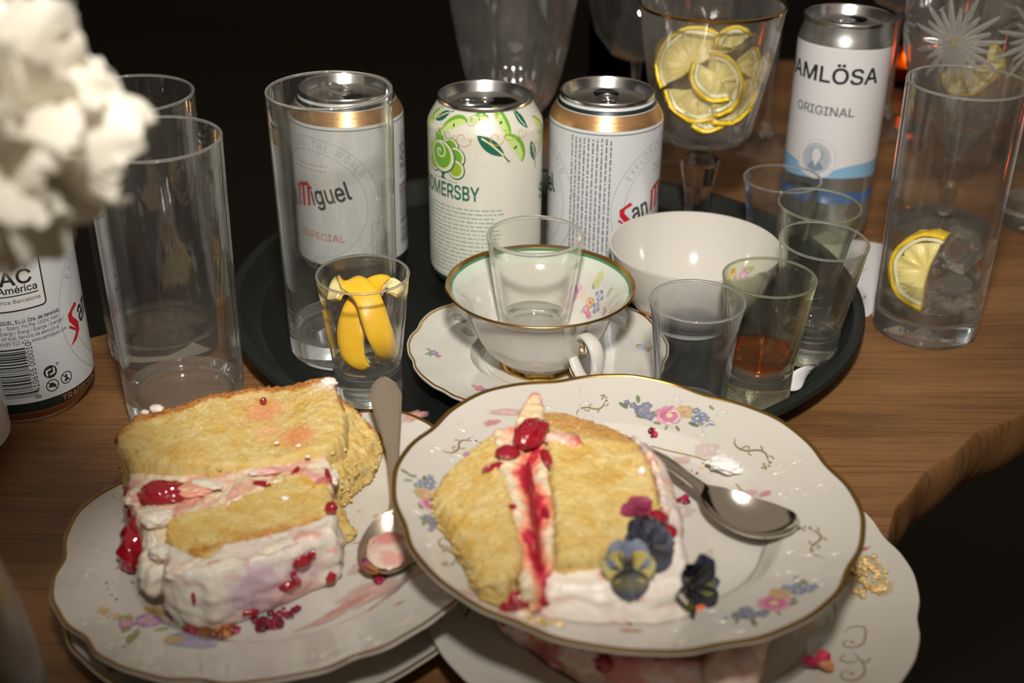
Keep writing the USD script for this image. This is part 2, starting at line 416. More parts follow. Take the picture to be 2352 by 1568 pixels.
rows = [slab_ring(z, k) for z, k in ((0, -1.0), (-1.2, 0), (-6, 1.0), (-14, 1.5), (-22, 0.5), (-30, -2), (-38, -7), (-40, -10))]
V = np.vstack(rows); js = np.arange(n); j2 = (js + 1) % n; F = []
for i in range(len(rows) - 1):
    F += [np.stack([i * n + js, (i + 1) * n + j2, (i + 1) * n + js], 1), np.stack([i * n + js, i * n + j2, (i + 1) * n + j2], 1)]
for base, fl in ((0, False), ((len(rows) - 1) * n, True)):
    pg = Polygon(V[base:base + n, :2])
    tri = Delaunay(V[base:base + n, :2]).simplices
    c = V[base + tri].mean(1)
    tri = tri[shapely.contains_xy(pg, c[:, 0], c[:, 1])]
    F.append(base + tri)
F = np.vstack(F)
table = thing("wooden_table", "brown live-edge wooden slab table under everything", "table")
slab_mesh = trimesh.Trimesh(V, F, process=False); slab_mesh.fix_normals()
obj("tabletop", slab_mesh, "wood", table, smooth=40)
for lx, ly in ((-480, -120), (640, 1090), (-480, 440), (190, 1090)):
    obj("leg", box(lx - 30, ly - 30, -740, lx + 30, ly + 30, -39), "wood", table, smooth=False)

# ---------------------------------------------------------------- round rubber tray
tray = thing("serving_tray", "round black rubber serving tray holding the cans, shot glasses and teacup", "tray", (19, 673, 0.3))
obj("tray_floor", lathe([(0.01, 0), (158, 0), (166, 1.5), (164, 4.6), (158, 3.7), (0.01, 3.7)], 128, closed=False), "rubber_tray", tray)
obj("rim", lathe([(166.2, 1.4), (172, 5), (177, 11.5), (181, 13.5), (182, 15.2), (181, 17), (178, 17.6), (175.5, 16.6), (172, 11), (167.5, 6.2), (164.2, 4.7)], 128, closed=True), "tray_lip", tray)
TZ = 4.1                                                            # what stands on the tray stands at this height


# ---------------------------------------------------------------- drinking glasses
def shot_glass(name, label, x, y, z, R=23.0, rb=17.5, h=68, base=19.0, dish=6.0, wall=1.9, m=("clear_glass", "glass_base"), flare=None, tilt=(0, 0, 0), cat="shot glass", group=None, rim=1.1):
    t = thing(name, label, cat, (x, y, z), tilt, group)
    ri = rb - wall
    hb = base
    obj("base", lathe([(0.01, 0.6), (rb - 4, 0.5), (rb - 1.2, 0), (rb - 0.3, 0.5), (rb, 1.6), (rb, hb), (ri, hb + 0.1), (ri * 0.93, hb - dish * 0.45), (ri * 0.78, hb - dish * 0.75), (ri * 0.5, hb - dish * 0.94), (0.01, hb - dish)], 80), m[1], t, smooth=40)
    k = 12
    s = np.linspace(0, 1, k)
    fl = (lambda u: u) if flare is None else flare
    ro = np.array([rb + (R - rb) * fl(u) for u in s]); zz = hb + 0.15 + (h - hb - 0.15) * s
    th = np.interp(s, [0, 0.15, 1], [wall, wall * 0.9, rim * 1.15])
    prof = [(a, b) for a, b in zip(ro, zz)]
    prof[-1] = (ro[-1], h - rim * 0.6)
    prof += [(ro[-1] - rim * 0.25, h - rim * 0.12), (ro[-1] - rim * 0.6, h), (ro[-1] - rim, h - rim * 0.2)]
    prof += [(a - c, b) for a, b, c in list(zip(ro, zz, th))[::-1][1:]]
    obj("bowl", lathe(prof, 80, closed=True), m[0], t, smooth=40)
    rr = ro[-1] - rim * .55; th_ = np.linspace(0, 2 * PI, 10, endpoint=False)
    obj("rim", lathe([(rr + (rim * .5 + .12) * math.cos(q), h - rim * .45 + (rim * .5 + .12) * math.sin(q)) for q in th_], 80, closed=True), "green_rim" if m[0] == "green_glass" else "glass_rim", t, smooth=True)
    return t


def highball(name, label, x, y, z=0.0, h=145, group=None):
    t = thing(name, label, "highball glass", (x, y, z), group=group)
    rb, R, w = 29.2, 31.4, 1.7
    obj("base", lathe([(0.01, 0.8), (rb - 6, 0.6), (rb - 3, 0), (rb - 1.2, 0.5), (rb - 0.2, 2.2), (rb, 4), (rb + 0.15, 15), (rb + 0.15 - w, 15.1), (rb - 3.2, 13.4), (rb - 6, 12.2), (rb - 10, 11.7), (0.01, 11.5)], 96), "glass_base", t, smooth=40)
    o = [(rb + 0.16 + (R - rb - 0.16) * s, 15.15 + (h - 16.0) * s) for s in np.linspace(0, 1, 9)]
    pr = o + [(R - 0.35, h - 0.15), (R - 0.85, h), (R - 1.35, h - 0.3)] + [(r - w, zz) for r, zz in o[::-1][1:]]
    obj("bowl", lathe(pr, 96, closed=True), "clear_glass", t, smooth=40)
    obj("rim", lathe([(R - .72 + .78 * math.cos(q), h - .7 + .78 * math.sin(q)) for q in np.linspace(0, 2 * PI, 10, endpoint=False)], 96, closed=True), "glass_rim", t, smooth=True)
    return t


highball("highball_glass", "tall empty highball glass on the wood, right behind the left cake slice", -164, 553)
highball("highball_glass", "tall empty highball glass half hidden by the white flower, behind another highball", -191.5, 619)
highball("highball_glass", "tall empty highball glass on the tray with a beer can seen through it", -91.6, 614.6, TZ)
gin = highball("highball_glass", "highball glass with ice and a lemon wedge on the wood at the right", 236.4, 651)
highball("highball_glass", "tall glass cut off by the right edge of the photo, behind the iced drink", 359, 806)

lip = lambda u: 0.62 * u ** 1.15 + 0.38 * u ** 5
shot_glass("shot_glass", "shot glass holding curled lemon peel, beside the left cake", -73.3, 565, TZ)
shot_glass("shot_glass", "plain empty shot glass standing inside the floral teacup", 11.5, 599.5, 21.5, R=25.2, rb=18.2, h=57, base=10, dish=3.5, wall=2.6, rim=1.9, flare=lambda u: u ** 0.9)
shot_glass("shot_glass", "empty flared shot glass in front, left of the whisky shot", 87.5, 541, TZ, R=22.9, rb=18.0, h=67, base=9, dish=3.5, m=("blue_glass", "glass_base"), flare=lip)
whisky_glass = shot_glass("shot_glass", "shot glass with a last sip of amber whisky", 126.0, 566.5, TZ, R=23.1, rb=17.0, h=67.5, base=21, dish=9, m=("green_glass", "green_base"), flare=lambda u: u ** 0.92)
shot_glass("shot_glass", "smoky empty shot glass directly behind the whisky shot", 159.5, 611, TZ, R=23.3, rb=17.0, h=69, base=19, m=("grey_glass", "glass_base"), tilt=(2.5, 1.5, 0))
shot_glass("shot_glass", "greenish empty shot glass second from the back of the row on the tray", 168, 664, TZ, R=23.2, rb=17.0, h=67, m=("green_glass", "glass_base"), tilt=(2, 2, 0))
shot_glass("shot_glass", "empty shot glass farthest back on the tray, before the water can", 161.5, 722, TZ, R=23.4, rb=18.0, h=59, base=12, m=("blue_glass", "glass_base"), flare=lip)

w = thing("whisky", "small amber pool of whisky in the bottom of a shot glass", "whisky", (126.0, 566.5, TZ))
ri = 17.0 - 1.9 - 0.15
obj("liquid", lathe([(0.01, 12.3), (ri * .5, 12.8), (ri * .78, 14.6), (ri * .93, 17.3), (ri * 1.0, 21.3), (ri + 0.35, 24.5), (ri + 0.65, 27.2), (ri - 1, 26.6), (ri * .6, 26.2), (0.01, 26.1)], 64), "whisky", w, smooth=50)

# lemon peel coiled in the shot glass
peel = thing("lemon_peel", "thick curl of orange-yellow lemon peel standing in a shot glass", "lemon peel", (-73.3, 565, TZ))


def ribbon(pts, width, thick, side_dir, m_out, m_in, parent, names_=("zest", "pith")):
    p = spline(pts, 48); k = len(p)
    d = np.asarray(side_dir, float)
    if d.ndim == 1:
        d = np.broadcast_to(d, p.shape)
    else:
        d = np.stack([np.interp(np.linspace(0, 1, k), np.linspace(0, 1, len(d)), d[:, c]) for c in range(3)], 1)
    t = np.gradient(p, axis=0); t /= np.linalg.norm(t, axis=1, keepdims=True)
    d = d - t * np.einsum("ij,ij->i", d, t)[:, None]; d /= np.linalg.norm(d, axis=1, keepdims=True)
    nrm = np.cross(t, d)
    wd = np.interp(np.linspace(0, 1, k), np.linspace(0, 1, len(width)), width)
    cols, m_ = np.linspace(-1, 1, 7), 7

    def sheet(o0, o1):
        top = p[:, None] + d[:, None] * (wd[:, None] * cols)[..., None] + nrm[:, None] * (o1 - 0.6 * (cols ** 2)[None, :, None] * 1.0)
        bot = p[:, None] + d[:, None] * (wd[:, None] * cols)[..., None] + nrm[:, None] * (o0 - 0.6 * (cols ** 2)[None, :, None] * 1.0)
        Vv = np.concatenate([top.reshape(-1, 3), bot.reshape(-1, 3)]); Ff = []
        off = k * m_
        for i in range(k - 1):
            for j in range(m_ - 1):
                a, b, c_, e = i * m_ + j, i * m_ + j + 1, (i + 1) * m_ + j + 1, (i + 1) * m_ + j
                Ff += [(a, b, c_), (a, c_, e), (off + a, off + c_, off + b), (off + a, off + e, off + c_)]
            for j in (0, m_ - 1):
                a, e = i * m_ + j, (i + 1) * m_ + j
                Ff += [(a, e, off + e), (a, off + e, off + a)]
        for i in (0, k - 1):
            for j in range(m_ - 1):
                a, b = i * m_ + j, i * m_ + j + 1
                Ff += [(a, b, off + b), (a, off + b, off + a)]
        tm = trimesh.Trimesh(Vv, np.array(Ff), process=False); tm.fix_normals(); return tm
    for nm, (o0, o1), mm in zip(names_, ((0, thick * 0.45), (-thick * 0.55, 0)), (m_out, m_in)):
        s = sheet(o0, o1)
        vv = np.array(s.vertices)
        nz = meshkit.fbm(vv * 0.35, 3, 4)
        col = lerp_cols((0.86, 0.42, 0.012), (0.90, 0.52, 0.03), nz) if nm == "zest" else lerp_cols((0.80, 0.70, 0.42), (0.78, 0.58, 0.18), nz)
        obj(nm, s, mm, parent, cd=col)


ribbon([(-15, 4, 51), (-9, 8, 58.5), (0, 1, 57), (6, -7, 46), (9.5, -8.5, 34), (10, -4, 24), (6, 0, 20.5)], [4, 6, 6, 6.5, 6.5, 5.5, 3], 3.4, [(0.3, -1, -.3), (1, 0.2, .2), (1, .3, 0.2), (1, .5, 0.1), (1, .4, 0), (1, .4, 0), (1, 0, 0)], "fruit", "fruit", peel)
ribbon([(17.5, 3, 54), (11, 7, 58.5), (3, 9, 55), (-5, 4, 44), (-7.5, -2, 33), (-5, -5, 23), (0, -4, 17.5)], [3, 5.5, 6, 7, 7, 6, 3], 3.4, [(0, 1, 0.3), (1, -1, 0), (1, -.3, 0), (1, -.2, 0), (1, -.3, 0), (1, 0, 0), (1, 0, 0)], "fruit", "fruit", peel)


# ---------------------------------------------------------------- lemon pieces
def lemon_slice(parent, r=22, thick=6, a0=0, a1=PI, seed=0, rot=(0, 0, 0), at=(0, 0, 0)):
    """A cut piece of lemon: yellow rind, white pith and juicy flesh in segments. Lies in its xy plane, then turned."""
    Rm = rot3(*rot)

    def sector(r0, r1, z0, z1, n=26):
        th = np.linspace(a0, a1, n)
        full = abs(a1 - a0) > 2 * PI - .01
        outer = [(r1 * math.cos(x), r1 * math.sin(x)) for x in th]
        inner = [(r0 * math.cos(x), r0 * math.sin(x)) for x in th[::-1]] if r0 > 0.05 else ([] if full else [(0, 0)])
        pg = Polygon(outer + inner)
        e = trimesh.creation.extrude_polygon(pg, z1 - z0, engine="earcut"); e.apply_translation((0, 0, z0)); return e.subdivide()

    def put(nm, tm, ca, cb, m_="fruit", amp=0.25):
        v = np.array(tm.vertices)
        v = v + (np.stack([meshkit.noise(v * 0.5 + 9 * c + seed, seed + c) for c in range(3)], 1) - .5) * 2 * amp
        nz = meshkit.fbm(v * 0.3 + seed, 3, seed)
        obj(nm, (v @ Rm.T + np.asarray(at, float), np.array(tm.faces)), m_, parent, cd=lerp_cols(ca, cb, nz))
    put("rind", sector(r - 2.4, r, 0, thick), (0.90, 0.56, 0.01), (0.93, 0.64, 0.03), amp=.5)
    put("pith", sector(r - 5.0, r - 2.45, 0.15, thick - .15), (0.86, 0.80, 0.58), (0.82, 0.72, 0.40))
    put("flesh", sector(0, r - 5.05, 0.5, thick - .5), (0.84, 0.64, 0.17), (0.87, 0.75, 0.36), amp=1.7)


GX, GY, GS = 118.0, 767.0, 0.972
for lab, r, th, a0, a1, rot, at in (
        ("large half lemon slice leaning on the left inside of the goblet", 24, 8, 0.7, 4.0, (66, 14, -10), (111, 775, 114)),
        ("squeezed lemon chunk with flesh to the front at the goblet's centre", 19, 11, -1.1, 1.9, (72, 24, 12), (118, 766, 106)),
        ("squeezed pulpy lemon piece hanging below the goblet's central chunk", 17, 9, 2.6, 5.0, (70, -8, 0), (124, 766, 113)),
        ("lemon end piece on top of the heap in the goblet", 13, 11, 0.1, 2.5, (58, -28, 20), (133, 774, 125)),
        ("pale squared lemon chunk at the right of the heap in the goblet", 17, 9, -0.6, 0.7, (80, 4, 12), (134, 780, 115)),
        ("lemon crescent low on the left inside the goblet", 21, 8, 3.1, 5.2, (64, -6, 0), (114, 773, 101)),
        ("lemon crescent low on the right inside the goblet, rind outwards", 23, 10, 4.5, 6.6, (68, 8, 14), (125, 773, 102)),
        ("small lemon piece at the very bottom of the goblet", 15, 9, 4.0, 5.5, (64, 0, -5), (120, 770, 89)),
        ("thin lemon piece behind the squeezed half in the goblet", 18, 7, 5.2, 7.4, (78, 30, 30), (124, 787, 100))):
    lt = thing("lemon_slice", lab, "lemon", (GX, GY, 0))
    lemon_slice(lt, r, th, a0, a1, seed=int(r * 3 + th), rot=rot, at=(np.array([0, 0, 341.2]) + GS * (np.array(at) - [0, 0, 341.2])) - [GX, GY, 0])

# the iced drink
it = thing("lemon_wedge", "pale lemon wedge lying against the left inside of the iced glass", "lemon", (236.4, 651, 0))
lemon_slice(it, 22, 11, PI / 2 - .15, 3 * PI / 2 + .1, seed=5, rot=(82, 6, -30), at=(-3.5, -7, 41))
wt = thing("water", "shallow clear drink at the bottom of the iced glass", "drink", (236.4, 651, 0))
obj("liquid", lathe([(0.01, 11.9), (18.6, 12.1), (23, 12.7), (25.8, 13.9), (27.3, 15.6), (27.5, 34.2), (26.6, 33.4), (20, 33), (0.01, 33)], 72), "water", wt, smooth=50)


def ice_cube(label, at, sz, rot, seed):
    t = thing("ice_cube", label, "ice cube", (236.4, 651, 0))
    b = trimesh.creation.box(sz)
    for _ in range(4):
        b = b.subdivide()
    v = np.array(b.vertices); h_ = np.array(sz) / 2; q = np.clip(v, -h_ * .6, h_ * .6); d = v - q
    ln = np.linalg.norm(d, axis=1, keepdims=True) + 1e-9
    v = q + d / ln * np.minimum(ln, h_.min() * .42)
    v = v * (1 + 0.16 * (meshkit.fbm(v * 0.16 + seed, 3, seed) - .5))[:, None]
    obj("cube", (v @ rot3(*rot).T + np.asarray(at, float), np.array(b.faces)), "ice", t, smooth=60)


ice_cube("rounded ice cube at the top right in the iced glass", (9.5, -5, 51), (19, 18, 21), (20, 25, 10), 3)
ice_cube("melting ice cube low in the middle of the iced glass", (9, -9, 28), (20, 14, 16), (10, -15, 30), 7)
ice_cube("small ice cube at the back left of the iced glass", (-1, 12, 44), (19, 17, 18), (35, 10, 50), 11)

# ---------------------------------------------------------------- goblets and background glassware
gob = thing("goblet", "gold-rimmed fluted goblet full of lemon pieces behind the cans", "goblet", (GX, GY, TZ))
flu = lambda T, R, Z: 1 + 0.045 * (0.6 - np.abs(np.sin(8 * T))) * np.clip((125 - Z) / 45, 0, 1) * (Z > 66)
out = [(4.5, 64), (12, 64.8), (21.5, 66.5), (27.7, 70), (30, 75), (32.1, 85.5), (36, 105), (39.9, 124), (43.8, 151)]
obj("bowl", lathe(out + [(43.2, 151.6), (42.6, 151)] + [(38.4, 124), (34.2, 105), (30, 86.5), (26.8, 78), (21.5, 73), (10, 70.5), (0.01, 70)] + [(0.01, 64)], 112, rfun=flu), "crystal", gob, smooth=40)
facet = lambda T, R, Z: np.cos(PI / 8) / np.cos((T % (PI / 4)) - PI / 8)
obj("stem", lathe([(0.01, 63.8), (5.5, 63.5), (6.6, 61), (5.8, 58.5), (12.2, 54), (12.6, 51), (10.7, 42), (8, 26), (6.4, 13), (7.0, 7), (0.01, 6.5)], 64, rfun=facet), "cut_glass", gob, smooth=20)
obj("foot", lathe([(0.01, 6.3), (7, 6.2), (13, 3.4), (19, 1.6), (22, 1.2), (22.6, 0.6), (22, 0), (0.01, 0.4)], 80), "crystal", gob, smooth=40)
obj("gold_rim", lathe([(44, 150.6), (44, 152), (43, 152.4), (42.4, 151.6), (42.6, 150.7)], 112, closed=True), "gold", gob)

vase = thing("fluted_glass", "large fluted crystal glass with rose petals inside, behind the green can", "glass", (-1, 905, 0))
flv = lambda T, R, Z: 1 + 0.055 * (0.6 - np.abs(np.sin(7 * T))) * np.clip((150 - Z) / 80, 0, 1) * (Z > 44)
out = [(5, 39), (14, 40.5), (23, 46), (29, 55), (34, 70), (39, 92), (44.5, 122), (48, 150), (50, 172)]
obj("bowl", lathe(out + [(49, 173), (48.2, 172)] + [(46, 150), (42.4, 122), (36.6, 92), (31, 70), (25, 57), (18, 51), (8, 49), (0.01, 48.8)] + [(0.01, 39)], 112, rfun=flv), "crystal", vase, smooth=40)
obj("stem", lathe([(0.01, 39), (5, 38.6), (11, 33), (8, 27), (6, 18), (7, 8), (0.01, 7)], 48, rfun=facet), "cut_glass", vase, smooth=20)
obj("foot", lathe([(0.01, 6.9), (7, 6.8), (16, 3.6), (32, 1.6), (37, 1.2), (38, 0.5), (37, 0), (0.01, 0.4)], 72), "crystal", vase, smooth=40)

xg = thing("crystal_goblet", "cut crystal goblet with starburst cuts, behind the iced glass at the right", "goblet", (290, 800, 0))
out = [(4.5, 53), (10, 60), (16, 71), (24, 77), (33, 90), (39.5, 108), (43, 130), (43.8, 150), (43, 170), (42, 182)]
obj("bowl", lathe(out + [(41, 183), (40.2, 182)] + [(41, 170), (41.6, 150), (40.6, 130), (36.6, 109), (29.6, 92.5), (20, 82), (9, 78.5), (0.01, 78)] + [(0.01, 53)], 120, rfun=lambda T, R, Z: 1 + 0.05 * (0.6 - np.abs(np.sin(6 * T))) * np.clip((104 - Z) / 25, 0, 1) * (Z > 56)), "crystal", xg, smooth=40)
obj("stem", lathe([(0.01, 52.8), (4.5, 52.5), (9, 51), (6.5, 48), (5.2, 40), (4.6, 22), (5.2, 12), (7, 7.4), (0.01, 7)], 48, rfun=facet), "cut_glass", xg, smooth=20)
obj("foot", lathe([(0.01, 6.9), (7, 6.8), (15, 3.6), (28, 1.6), (33, 1.2), (34, 0.5), (33, 0), (0.01, 0.4)], 72), "crystal", xg, smooth=40)


def outer_r(z, prof):
    return float(np.interp(z, [q[1] for q in prof], [q[0] for q in prof]))


def star_cut(phi0, zc, L, n, parent, prof):
    """Radiating V-shaped cuts, raised here as slim bright prisms on the bowl."""
    for k in range(n):
        a = 2 * PI * k / n + 0.1
        l = L * (1.0 if k % 2 == 0 else 0.72)
        s = np.linspace(0.12, 1, 9)
        pts = []
        for u in s:
            du, dz = math.cos(a) * l * u, math.sin(a) * l * u
            z = zc + dz; r = outer_r(z, prof)
            ph = phi0 + du / 42.0
            pts.append(((r + 0.15) * math.sin(ph), -(r + 0.15) * math.cos(ph), z))
        wd = 1.7 * np.sin(np.clip(s, 0.05, 1) * PI * 0.93) ** 0.7 + 0.05
        mid = np.array(pts[4]); upv = np.array([mid[0], mid[1], 0]); upv /= np.linalg.norm(upv)
        obj("cut_ray", sweep(np.array(pts), wd, wd * 0.75, sides=4, up=upv), "cut_frost", parent, smooth=False)


star_cut(-0.62, 134, 29, 22, xg, out)
star_cut(0.62, 138, 29, 22, xg, out)
star_cut(-1.9, 135, 24, 20, xg, out)
star_cut(1.9, 138, 24, 20, xg, out)
for lab, r, th, a0, a1, rot, at, sd in (
        ("lemon slice low inside the cut crystal goblet", 19, 6, 0, PI, (75, 170, 5), (-4, -8, 112), 21),
        ("lemon strip leaning inside the right of the cut crystal goblet", 20, 5, 0.3, 1.6, (80, 20, 40), (8, -4, 104), 22),
        ("orange-yellow peel piece at the upper left in the cut crystal goblet", 14, 6, 0.9, 2.4, (70, 0, -10), (-14, -10, 120), 23)):
    lt = thing("lemon_slice", lab, "lemon", (290, 800, 0))
    lemon_slice(lt, r, th, a0, a1, seed=sd, rot=rot, at=at)


def wine_glass(label, x, y, zb=72, bowl=((5, 0), (20, 6), (32, 22), (38, 45), (36, 70), (31, 96)), group=None):
    t = thing("wine_glass", label, "wine glass", (x, y, 0))
    o = [(r, zb + z) for r, z in bowl]
    obj("bowl", lathe([(0.01, zb)] + o + [(o[-1][0] - .6, o[-1][1] + .5)] + [(max(r - 1.2, .01), z + 1.2) for r, z in o[::-1][1:]] + [(0.01, zb + 3)], 80), "clear_glass", t, smooth=50)
    obj("stem", lathe([(0.01, zb - .1), (4.5, zb - .2), (3.4, zb - 12), (3.2, 24), (4.6, 18), (7.5, 13), (5, 9), (0.01, 8)], 40), "glass_base", t, smooth=40)
    obj("foot", lathe([(0.01, 8), (5, 7.8), (12, 4), (24, 1.9), (33, 1.3), (34, 0.6), (33, 0), (0.01, 0.3)], 72), "clear_glass", t, smooth=40)


wine_glass("empty wine glass behind the right beer can, left of the lemon goblet", 91, 936)
wine_glass("empty wine glass farther back between the lemon goblet and the water can", 196, 952, zb=118)
wine_glass("blurred wine glass at the back between the water can and the cut crystal goblet", 300, 1000, zb=95)
wine_glass("blurred empty wine glass in the far right corner behind the cut crystal goblet", 402, 935, zb=85)
bt = thing("dark_bottle", "dark unlit bottle in the background between the fluted glass and the wine glass", "bottle", (95, 1085, 0))
obj("bottle_body", lathe([(0.01, 1), (27, 1), (30, 0), (31, 3), (31, 150), (29, 165), (20, 182), (14.5, 200), (13.5, 250), (0.01, 250)], 56), "bottle_glass", bt, smooth=40)
obj("cap", lathe([(13.6, 243), (14.4, 244), (14.4, 256), (13, 258), (0.01, 258)], 40), "can_dark", bt)


def tealight(label, x, y):
    t = thing("tealight_candle", label, "candle", (x, y, 0))
    obj("holder", lathe([(0.01, 0.4), (24, 0), (27, 2), (31, 30), (33, 62), (32, 63), (30.8, 62), (28.5, 30), (24, 6), (0.01, 5)], 56), "amber_glass", t, smooth=40)
    obj("wax", lathe([(0.01, 5.2), (19, 5.2), (19.5, 6), (19.5, 18), (18, 18.6), (0.01, 18)], 40), "wax", t)
    obj("flame", lathe([(0.01, 20), (2.4, 23), (3.2, 27), (2.2, 33), (0.8, 39), (0.01, 42)], 20), "flame", t)


tealight("amber tealight glowing at the back right, behind the water can", 352, 1128)
tealight("amber tealight on the wood beyond the right edge of the photo", 520, 842)

# ---------------------------------------------------------------- cans and their printing
class Ink:
    """Flat printing collected as coloured polygons in label millimetres (u to the right, v up), then laid on a surface."""
    def __init__(self):
        self.v, self.f, self.c, self.h, self.n = [], [], [], [], 0

    def tri(self, v, f, col, lift):
        v = np.asarray(v, float)[:, :2]
        self.v.append(v); self.f.append(np.asarray(f, int) + self.n); self.c.append(np.tile(col, (len(v), 1))); self.h.append(np.full(len(v), lift)); self.n += len(v)

    def poly(self, p, col, lift=0.06, step=2.2):
        p = p if hasattr(p, "geom_type") else Polygon(p)
        p = p.buffer(0)
        for g in getattr(p, "geoms", [p]):
            if g.geom_type != "Polygon" or g.area < 1e-3:
                continue
            v, f = trimesh.creation.triangulate_polygon(g, engine="earcut")
            v3, f = trimesh.remesh.subdivide_to_size(np.c_[v, np.zeros(len(v))], f, step, max_iter=12)
            self.tri(v3, f, col, lift)

    def line(self, pts, w, col, lift=0.06):
        self.poly(LineString(pts).buffer(w / 2, quad_segs=4), col, lift)

    def text(self, s, h, u, v, col, rot=0.0, sx=0.8, bold=False, anchor="l", lift=0.08, shear=0.0):
        q = glyphs(s, bold)
        p = q[0] * h; p = p * [sx, 1]
        wd = p[:, 0].max()
        p = p - [{"l": 0, "c": wd / 2, "r": wd}[anchor], 0]
        p[:, 0] += shear * p[:, 1]
        a = math.radians(rot); ca, sa = math.cos(a), math.sin(a)
        p = p @ np.array([[ca, sa], [-sa, ca]]) + [u, v]; f = q[1]
        if h > 2.4:
            p, f = trimesh.remesh.subdivide_to_size(np.c_[p, np.zeros(len(p))], f, 1.6, max_iter=12)
        self.tri(p, f, col, lift)
        return wd

    def arc_text(self, s, h, cu_, cv_, r, a_mid, col, sx=0.8, bold=False, gap=0.25, inside=False, lift=0.08):
        ws = [(glyphs(ch, bold)[0][:, 0].max() * h * sx if ch != " " else 0.35 * h) + gap * h for ch in s]
        a = a_mid + sum(ws) / 2 / r * (1 if not inside else -1)
        for ch, wd in zip(s, ws):
            da = wd / r
            mid = a - da / 2 if not inside else a + da / 2
            if ch != " ":
                self.text(ch, h, cu_ + r * math.cos(mid), cv_ + r * math.sin(mid), col, rot=math.degrees(mid) + (-90 if not inside else 90), sx=sx, bold=bold, anchor="c", lift=lift)
            a = a - da if not inside else a + da

    def micro(self, u0, u1, v0, v1, pitch, h, col, rng, vertical=False, ragged=0.25):
        """Print too small to read: rows of word-long strokes."""
        lines = max(1, round(abs(v1 - v0) / pitch))
        for k in range(lines):
            v = v0 + (v1 - v0) * (k + .5) / lines
            u, end = u0, u1 - rng.random() * ragged * (u1 - u0)
            while u < end:
                w = rng.uniform(1.2, 4.6)
                e = min(u + w, end)
                x = u
                while x < e - .3:                                  # a word is a few broken strokes
                    y = min(x + rng.uniform(0.35, 0.8), e)
                    hh = h * rng.uniform(0.7, 1.0)
                    r = [(x, v - hh / 2), (y, v - hh / 2), (y, v + hh / 2), (x, v + hh / 2)]
                    if vertical:
                        r = [(b, a) for a, b in r]
                    q = np.array(r)
                    self.tri(q, [(0, 1, 2), (0, 2, 3)] if not vertical else [(0, 2, 1), (0, 3, 2)], col, 0.06)
                    x = y + 0.16
                u = e + 0.75

    def mesh(self, place):
        v, f, c, h = np.vstack(self.v), np.vstack(self.f), np.vstack(self.c), np.concatenate(self.h)
        return (place(v[:, 0], v[:, 1], h), f), c


_gl = {}


def glyphs(s, bold=False):
    if (s, bold) not in _gl:
        tm = meshkit.text_mesh(s, 1.0, 0.1, bold)
        v, f = np.array(tm.vertices), np.array(tm.faces)
        f = f[(v[f][:, :, 2] > 0.05).all(1)]
        used = np.unique(f); mp = np.full(len(v), -1); mp[used] = np.arange(len(used))
        v = v[used][:, :2]; v[:, 0] -= v[:, 0].min()
        _gl[(s, bold)] = (v, mp[f])
    v, f = _gl[(s, bold)]
    return v.copy(), f


def circle(cu_, cv_, r, n=48, sy=1.0):
    return Polygon([(cu_ + r * math.cos(t), cv_ + r * sy * math.sin(t)) for t in np.linspace(0, 2 * PI, n, endpoint=False)])


STD = [(0.01, 6.5), (14, 5.0), (21, 1.6), (23.3, 0.2), (24.6, 0.2), (26, 1.4), (28.6, 4.6), (31.2, 8.2), (32.7, 11.5), (33.1, 15), (33.1, 99), (32.7, 101.3), (31.6, 103.8), (29.6, 107.2), (27.6, 110.6), (26.5, 111.8), (26.3, 112.6)]
SLK = [(0.01, 6), (14, 4.6), (19, 1.6), (21.3, 0.2), (22.6, 0.2), (24, 1.4), (26, 4.2), (28, 7.6), (28.8, 10.5), (29, 13), (29, 130), (28.8, 132), (27.6, 135.5), (26.6, 139), (26.4, 141.4), (26.2, 142.4)]


def can_mesh_parts(t, prof, H, skin):
    obj("body", lathe(prof, 96), skin, t, smooth=40)
    rim = [(26.3, H - 2.7), (27.0, H - 2.3), (27.2, H - 0.7), (26.7, H), (25.9, H - .2), (25.4, H - 1.2), (23.6, H - 6.4), (22.9, H - 7.2), (22.0, H - 7.4), (21.4, H - 6.6), (21.0, H - 5.2)]
    obj("rim", lathe(rim + [(20.6, H - 5.6), (21.0, H - 7.2), (22.3, H - 8.0), (23.4, H - 7.8), (24.6, H - 6.2), (26.0, H - 3.2)], 96, closed=True), "aluminium", t, smooth=45)


